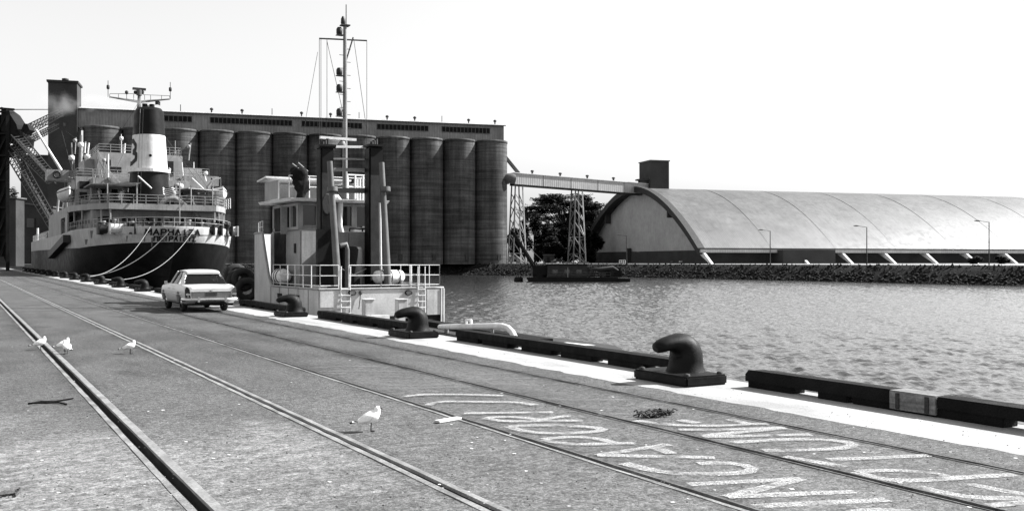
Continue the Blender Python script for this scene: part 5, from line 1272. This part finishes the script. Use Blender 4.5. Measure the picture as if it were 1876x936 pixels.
# stern gear: winch, bitts, drums, people-free clutter
for k in range(60):
    a = R.uniform(-1.35, 1.35); r = R.uniform(.55, .93); s = 8-7.2*math.cos(a)*r-.0; v = SV+8.6*math.sin(a)*r
    if s > 9.3: continue
    m = MB(); h = R.uniform(.7, 1.7)
    if k % 3: m.lathe((v, SU+s, 4.76), [(.35, 0), (.35, .2), (.22, .25), (.22, h), (.32, h+.05), (.3, h+.15)], 10)
    else: m.cyl((v-.7, SU+s, 5.4), (v+.7, SU+s, 5.4), .55, n=14); m.box(v-.9, v-.72, SU+s-.6, SU+s+.6, 4.76, 6.0); m.box(v+.72, v+.9, SU+s-.6, SU+s+.6, 4.76, 6.0)
    m.build('mooring_bitt' if k % 3 else 'winch', M['dark'] if k % 4 else M['offwhite'], ship)
for k in range(34):
    v = R.uniform(13.5, 29); u = R.uniform(123.5, 131); 
    if abs(v-fcx) < 3.0: continue
    m = MB(); s = R.uniform(.4, .8); m.box(v-s, v+s, u-.4, u+.4, 8.5, 8.5+R.uniform(.7, 1.5)); m.build('deck_locker', M[R.choice(['shipwhite', 'dark', 'grey'])], ship)
m = MB(); q = onu(316, 378, 121.5); m.tube([q+V(-1.6, 0, .0), q+V(-.6, 0, .9), q+V(.2, 0, 1.0), q+V(1.6, 0, .1)], [.2, .4, .42, .2], 8); m.build('covered_boom', M['grey'], ship)
# accommodation ladder down the side and white cowl at the starboard quarter
m = MB(); a, b = onv(127, 432, 11.5), onv(95, 455, 11.4); m.beam(onv(122, 437, 11.35), onv(93, 468, 11.35), .8, .9); m.build('gangway', M['dark'], ship)
block('quarter_house', 28.4, 30.5, 131, 135, 6.6, 7.75, 'white')
m = MB(); rail_fence(m, [V(30.4, 127, 8.5), V(30.4, 134, 8.5)], 1.3, (1, .75, .5, .25), .05, 1.2); m.build('deck_railing', M['white'], ship)
# cargo hatches on the fore deck
for u in (168, 190, 212):
    m = MB(); m.box(SV-5, SV+5, u, u+15, 4.76, 6.3); m.build('cargo_hatch', M['midgrey'], ship, bevel=.1)
m = MB(); rail_fence(m, [V(SV-9.35, 163, 5.25), V(SV-9.35, 200, 5.25)], 1.1, (1, .5), .03, 1.6); m.build('deck_railing', M['shipwhite'], ship)
m = MB(); m.cyl(onv(69, 452, 13), onv(69, 418, 13), .2, n=8); m.build('aerial_post', M['white'], ship)
# more fittings: stays, davits, pipes, small posts
for k in range(26):
    v = R.uniform(13, 29.5); u = R.uniform(124, 146); z = 8.5 if u < 133 else 12.4 if u < 137 else 16.0
    if abs(v-fcx) < 2.6 and u < 133: continue
    m = MB(); h = R.uniform(1.0, 3.2); m.cyl((v, u, z), (v+R.uniform(-.3, .3), u, z+h), R.uniform(.04, .12), n=6)
    if k % 2: m.lathe((v, u, z+h*.7), [(.1, 0), (.25, .1), (.25, .4), (.1, .5)], 8)
    m.build('deck_fitting', M[R.choice(['white', 'shipwhite', 'grey', 'dark'])], ship)
stay = MB()
for p, q in (((mxv, mu2, topz-1.5), (16, 150, 12.6)), ((mxv, mu2, topz-1.5), (26, 150, 13)), ((mxv, mu2, topz-2), (fcx, fcu+2, zD)), ((16, 137.2, 17), (14, 126, 9.5)), ((26, 137.2, 17), (28.4, 126, 9.5)), ((12.5, 150, 20), (13, 130, 8.6)), ((13, 150, 20), (16, 140, 16)), ((fcx-2, fcu, zC), (14.4, 124, 8.6)), ((fcx+2, fcu, zC), (28, 124.5, 8.6))):
    stay.cyl(p, q, .022, n=4)
stay.build('rigging', M['rust'], ship)
for k in range(11):
    v = 14.4+k*1.35; m = MB(); m.lathe((0, 0, 0), [(.2, -.03), (.2, .03)], 10); rot = Matrix.Translation((v, 123.96, 6.75)) @ Matrix.Rotation(math.pi/2, 4, 'X'); m.v = [tuple(rot @ Vector(p)) for p in m.v]; m.build('porthole', M['shadow'], ship)
for v0_, v1_, z0_, z1_, u_ in ((18.8, 20.1, 8.6, 10.6, 132.95), (22.5, 23.3, 9.4, 10.6, 132.95), (16.6, 17.3, 14.2, 15.0, 136.95), (24.2, 25.2, 13.2, 15.2, 136.95), (13.4, 14.3, 8.6, 10.6, 135.95), (13.4, 14.6, 11.0, 12.0, 135.95)):
    m = MB(); m.box(v0_, v1_, u_, u_+.1, z0_, z1_); m.build('doorway', M['shadow'], ship)
# rust runs from the scuppers
for k in range(16):
    a_ = R.uniform(-.95, .95); v = SV+SB*.95*math.sin(a_*1.4); zt_ = R.uniform(4.2, 5.3); L_ = R.uniform(.4, 1.1); wd_ = R.uniform(.06, .16)
    P_ = [V(v+dx, SU+s_of_v(v+dx, z)-.03, z) for dx, z in ((-wd_, zt_), (wd_, zt_), (wd_*.4, zt_-L_), (-wd_*.4, zt_-L_))]; m = MB(); m.prism(P_, (0, .025, 0)); m.build('rust_run', M['midgrey'], ship)
# ensign on its staff
stf = onu(329, 412, 116.5); stt = onu(329, 336, 116.5)
es = thing('ensign', 'Greek ensign with cross and stripes flying from the freighter stern staff', 'flag', stf)
m = MB(); m.cyl(stf, V(stf.x, stf.y, stt.z), .07, .05, 8); m.lathe((stf.x, stf.y, stt.z), [(.06, 0), (.11, .08), (.02, .18)], 8); m.build('staff', M['grey'], es)
tp = onu(328, 341, 116.5); bt = onu(328, 357, 116.5); fw, fh = 1.75, tp.z-bt.z
NX, NZ = 36, 18
def fp(i, j):
    t = i/NX; z = tp.z-fh*j/NZ; return V(tp.x-fw*t, tp.y+.16*math.sin(t*9+j*.12)*t**.5+.2*t, z-.18*t+.12*math.sin(t*7)*t+.05*t*j/NZ)
mw = MB()
for i in range(NX):
    for j in range(NZ):
        stripe = int(j/(NZ/9)) % 2 == 0
        if i < 12 and j < 10: dark_ = not (4 <= i < 8 or 4 <= j < 6)
        else: dark_ = stripe
        mw.add([fp(i, j), fp(i+1, j), fp(i+1, j+1), fp(i, j+1)], [(0, 1, 2, 3)], True, 1 if dark_ else 0)
mw.build('flag_cloth', [M['canvas'], M['dark']], es)

# ------------------------------------------------------------------ mooring lines
def rope(p, q, sag, label, mt='rope', r=.026):
    p, q = Vector(p), Vector(q); pts = [p.lerp(q, t)+V(0, 0, -sag*4*t*(1-t)) for t in np.linspace(0, 1, 25)]
    m = MB(); m.tube(pts, r, 7); tag(m.build('mooring_line', M[mt]), label, 'rope', 'mooring lines of the freighter')
def bpos(k): return V(BV-.02, B0+BP*k+.06, .42)
def sternpt(px, z): v = onu(px, 420, SU+3).x; return V(v, SU+s_of_v(v, z)-.08, z)
rope(sternpt(256, 5.62), bpos(17)+V(0, 12, 0), 2.0, 'long pale mooring line running forward along the wharf from the freighter')
rope(sternpt(269, 5.62), bpos(8), 1.35, 'pale sagging mooring line from the stern beside the ship name')
rope(sternpt(350, 5.62), bpos(7), 1.9, 'pale sagging mooring line crossing the end of the ship name')
rope(sternpt(300, 5.0), bpos(9), 1.5, 'dark slack mooring line below the ship name', 'darkrope', .04)

# ------------------------------------------------------------------ pontoon with pipe rail beside the wharf
pn = thing('work_pontoon', 'low dark work punt with white end lying along the wharf', 'punt', (11.2, 21, WATER))
m = MB(); ol2 = [(10.35, 16.9), (10.8, 15.9), (11.6, 15.9), (12.1, 16.9), (12.1, 26.5), (10.35, 26.5)]
m.rings([[V(x, y+dy, z) for x, y in ol2] for z, dy in ((WATER-.5, .5), (WATER+.6, .2), (-.02, 0))], True, False); m.build('hull', M['dark'], pn, bevel=.03)
m = MB(); m.prism([V(10.5, 17.2, -.015), V(10.65, 15.95, .03), V(10.95, 15.95, .03), V(11.1, 17.2, -.015)], (0, 0, .08)); m.build('bow_plate', M['white'], pn, bevel=.02)
m = MB(); m.beam((10.9, 17.7, .05), (11.5, 26.2, .05), .35, .12); m.build('deck_plank', M['tar'], pn)
pr = thing('pipe_handrail', 'bent white pipe rail between the tug stern and the wharf kerb', 'pipe rail', (10.8, 21, 0))
pts = [onv(x, y, v) for x, y, v in ((806, 599, 10.6), (850, 598, 10.6), (905, 597, 10.6), (920, 597.5, 10.6), (931, 601, 10.6), (938, 608, 10.6), (943, 618, 10.6))]
m = MB(); m.tube(pts, .07, 10); m.build('pipe', M['white'], pr)
m = MB(); m.cyl(onv(902, 600, 10.6), onv(902, 618, 10.6), .04, n=8); m.cyl(onv(818, 601, 10.6), onv(818, 618, 10.6), .06, n=8); m.build('support', M['grey'], pr)
a, b = onv(854, 586, 10.7), onv(863, 597, 10.7); m = MB(); m.tube([V(a.x, a.y, b.z), a, V(b.x, b.y, a.z), b], .035, 6); m.build('lug', M['white'], pr)

# ------------------------------------------------------------------ gulls
def gull(px, py, face, label, sc=1.0, head=0.0, squat=False):
    p = gnd(px, py); rot = math.radians(face); t = thing('silver_gull', label, 'gull', (p.x, p.y, 0), rot, 'gulls standing on the wharf')
    # local +X is forward
    z0 = .085*sc
    prof = [(-.165, .104, .006, .006), (-.13, .112, .024, .016), (-.085, .126, .05, .042), (-.03, .146, .068, .06), (.025, .166, .07, .068), (.062, .19, .058, .06), (.078, .214, .042, .046), (.084, .234, .035, .038), (.090, .254, .035, .034), (.100, .270, .028, .026), (.108, .277, .012, .012)]
    rs = []
    for i, (x, z, ry, rz2) in enumerate(prof):
        a, b = prof[max(0, i-1)], prof[min(len(prof)-1, i+1)]; tx, tz = b[0]-a[0], b[1]-a[1]; l = math.hypot(tx, tz); tx, tz = tx/l, tz/l
        hy = head*max(0, i-6)/4*.05
        rs.append([V(sc*(x-tz*rz2*math.sin(q)), sc*(ry*math.cos(q))+hy*sc, sc*(z+tx*rz2*math.sin(q))) for q in [2*math.pi*k/16 for k in range(16)]])
    m = MB(); m.rings(rs, True, True); m.build('body', M['feather'], t)
    for s in (-1, 1):
        m = MB(); rs = []
        for x, z, hh3, y in ((.05, .178, .012, .060), (.02, .172, .038, .071), (-.03, .154, .046, .070), (-.085, .134, .035, .054), (-.13, .118, .018, .032)):
            rs.append([V(sc*x, sc*s*(y+o), sc*(z+k)) for o, k in ((0, -hh3), (.008, -hh3*.4), (.010, hh3*.3), (.004, hh3), (-.012, hh3*.8), (-.012, -hh3*.7))])
        m.rings(rs, True, True); w_ = m.build('wing', M['feather'], t)
        m = MB(); m.rings([[V(sc*x, sc*s*(y+a), sc*(z+b)) for a, b in ((-.006, -.009), (.006, -.009), (.006, .009), (-.006, .009))] for x, z, y in ((-.125, .116, .028), (-.175, .105, .017), (-.22, .096, .006))], True, False); m.build('wing_tip', M['featherblack'], w_)
        m = MB(); m.cyl((sc*.015, sc*s*.024, 0.004), (sc*.02, sc*s*.026, sc*.1), .0055*sc, n=6)
        for a in (-.45, 0, .45): m.cyl((sc*.013, sc*s*.024, .006*sc), (sc*(.013+.045*math.cos(a)), sc*(s*.024+.045*math.sin(a)), .004), .005*sc, .003*sc, 5)
        m.build('leg', M['featherblack'], t)
        m = MB(); m.lathe((sc*.110, sc*(s*.024)+head*.05*sc, sc*.270), [(.002, -.005*sc), (.006*sc, 0), (.002, .005*sc)], 8); m.build('eye', M['featherblack'], t)
    m = MB(); m.tube([(sc*.116, head*.05*sc, sc*.264), (sc*.136, head*.05*sc, sc*.258), (sc*.150, head*.05*sc, sc*.251)], [.0085*sc, .0065*sc, .002*sc], 8); m.build('beak', M['featherblack'], t)
    m = MB(); m.prism([V(sc*x, sc*y, sc*.104) for x, y in ((-.12, .03), (-.19, .036), (-.195, 0), (-.19, -.036), (-.12, -.03))], (0, 0, .008*sc)); m.build('tail', M['feather'], t)
rgt = -29.63
gull(677, 790, rgt+5, 'white gull standing alone on the asphalt between two rails, beak to the water', .93)
gull(73, 641, rgt+20, 'white gull standing on the wide rail groove', .95, squat=True)
gull(116, 643, rgt+25, 'front white gull of the pair standing close together', .93)
gull(122, 648, rgt+140, 'other white gull of the close pair, turned away', .93)
gull(237, 648, rgt+8, 'white gull standing beside the second pale edged rail', .93)

# ------------------------------------------------------------------ bits lying on the deck
def litter(name, pts, r, mt, label, cat):
    m = MB(); m.tube(pts, r, 7); tag(m.build(name, M[mt]), label, cat)
P = lambda x, y, z=.012: gnd(x, y)+V(0, 0, z)
a, b = P(800, 775, .0), P(841, 768, .0); m = MB(); m.beam(a+V(0, 0, .018), b+V(0, 0, .018), .09, .025); tag(m.build('loose_board', M['wood'], bevel=.003), 'pale board lying against the middle rail', 'board')
litter('forked_stick', [P(52, 741), P(75, 737), P(100, 737), P(134, 731)], [.010, .014, .012, .009], 'tar', 'long arm of a thin dark wire bent into a fork on the asphalt', 'wire')
litter('forked_stick', [P(52, 741, .02), P(80, 741, .02), P(108, 740, .02), P(122, 742, .012)], [.008, .010, .011, .012], 'tar', 'short arm of a thin dark wire bent into a fork on the asphalt', 'wire')
m = MB()
for k in range(9): m.tube([P(-14+R.uniform(-4, 4), 912+R.uniform(-3, 3), .02), P(8, 908+R.uniform(-4, 3), .025), P(26, 905+R.uniform(-3, 2), .02), P(36, 900+R.uniform(-3, 5), .015), P(28, 909+R.uniform(-2, 2), .012)], .008, 5)
tag(m.build('rope_coil', M['darkrope']), 'frayed dark rope end lying on pale dusty asphalt', 'rope')
m = MB(); sw = gnd(1195, 763)
for k in range(60):
    a = sw+V(R.gauss(0, .10), R.gauss(0, .05), .012); b = a+V(R.uniform(-.16, .16), R.uniform(-.1, .1), R.uniform(0, .05)); m.tube([a, a.lerp(b, .5)+V(0, 0, R.uniform(0, .05)), b], .010, 5)
tag(m.build('seaweed_clump', M['weed']), 'dark tangle of seaweed lying between the painted words', 'seaweed')
m = MB()
def pebble(p, s):
    m.add([p+V(a*s*R.uniform(.7, 1.3), b*s*R.uniform(.7, 1.3), s*.35+d*s*R.uniform(.4, .8)) for a, b, d in ico], icf)
for k in range(1500):
    y = HY+14+440*R.random()**.8; x = R.uniform(-120, 1950); p = gnd(x, y); 
    if p.x > V_COP+.9 or p.y > 70: continue
    pebble(V(p.x, p.y, 0), R.uniform(.003, .008)*(1+p.y*.015))
tag(m.build('deck_grit', M['stone']), 'small dark stones and grit scattered on the deck', 'grit', kind='stuff')
m = MB()
for k in range(140):
    y = HY+14+440*R.random()**.8; x = R.uniform(-120, 1950); p = gnd(x, y)
    if p.x > V_COP or p.y > 60: continue
    s = R.uniform(.005, .018)*(1+p.y*.02); n = 9; a0 = R.random()*6
    m.add([V(p.x+math.cos(a0+q*6.283/n)*s*R.uniform(.5, 1.3), p.y+math.sin(a0+q*6.283/n)*s*R.uniform(.5, 1.6), .0045) for q in range(n)], [tuple(range(n))])
tag(m.build('gull_droppings', M['white']), 'white gull droppings spotted over the deck', 'droppings', kind='stuff')

# ------------------------------------------------------------------ thin smoke drifting from the freighter funnel
m = MB(); rs = []
c0 = V(fcx, fcu, zD+.9)
for t in np.linspace(0, 1, 12):
    c = c0+V(-14.5*t, 5*t, 1.0*math.sin(t*2.2)-1.5*t); r = .7+2.6*t
    rs.append([c+V(.0, r*math.cos(q), r*.8*math.sin(q)) for q in [2*math.pi*k/14 for k in range(14)]])
m.rings(rs, True, True)
sm = bpy.data.materials.new('funnel_smoke'); sm.use_nodes = True; st2 = sm.node_tree; st2.nodes.clear()
so2 = st2.nodes.new('ShaderNodeOutputMaterial'); pv = st2.nodes.new('ShaderNodeVolumePrincipled'); pv.inputs['Color'].default_value = G(.8)
def sn(t, **k):
    o = st2.nodes.new(t)
    for a, b in k.items(): setattr(o, a, b)
    return o
def sm_(op, a, b=0.0):
    o = sn('ShaderNodeMath', operation=op)
    for i, x in enumerate((a, b)):
        if isinstance(x, (int, float)): o.inputs[i].default_value = x
        else: st2.links.new(x, o.inputs[i])
    return o.outputs[0]
def smap(x, a, b, lo, hi):
    o = sn('ShaderNodeMapRange', interpolation_type='SMOOTHSTEP'); st2.links.new(x, o.inputs[0])
    for i, q in enumerate((a, b, lo, hi)): o.inputs[i+1].default_value = q
    return o.outputs[0]
ge = sn('ShaderNodeNewGeometry'); sx = sn('ShaderNodeSeparateXYZ'); st2.links.new(ge.outputs['Position'], sx.inputs[0])
nz = sn('ShaderNodeTexNoise'); nz.inputs['Scale'].default_value = .5; nz.inputs['Detail'].default_value = 4; st2.links.new(ge.outputs['Position'], nz.inputs['Vector'])
tt_ = sm_('DIVIDE', sm_('SUBTRACT', fcx, sx.outputs[0]), 14.5)
dy_ = sm_('SUBTRACT', sx.outputs[1], sm_('ADD', fcu, sm_('MULTIPLY', tt_, 5.0))); dz_ = sm_('SUBTRACT', sx.outputs[2], sm_('SUBTRACT', zD+1.2, sm_('MULTIPLY', tt_, .9)))
rad = sm_('DIVIDE', sm_('SQRT', sm_('ADD', sm_('MULTIPLY', dy_, dy_), sm_('MULTIPLY', dz_, dz_))), sm_('ADD', .6, sm_('MULTIPLY', tt_, 2.0)))
den = sm_('MULTIPLY', sm_('MULTIPLY', smap(nz.outputs['Fac'], .35, .7, 0, .55), smap(rad, .2, 1.0, 1, 0)), smap(tt_, .1, 1.0, 1, 0))
st2.links.new(den, pv.inputs['Density']); st2.links.new(pv.outputs[0], so2.inputs['Volume'])
tag(m.build('funnel_smoke', sm), 'thin pale smoke drifting from the freighter funnel', 'smoke', kind='stuff')
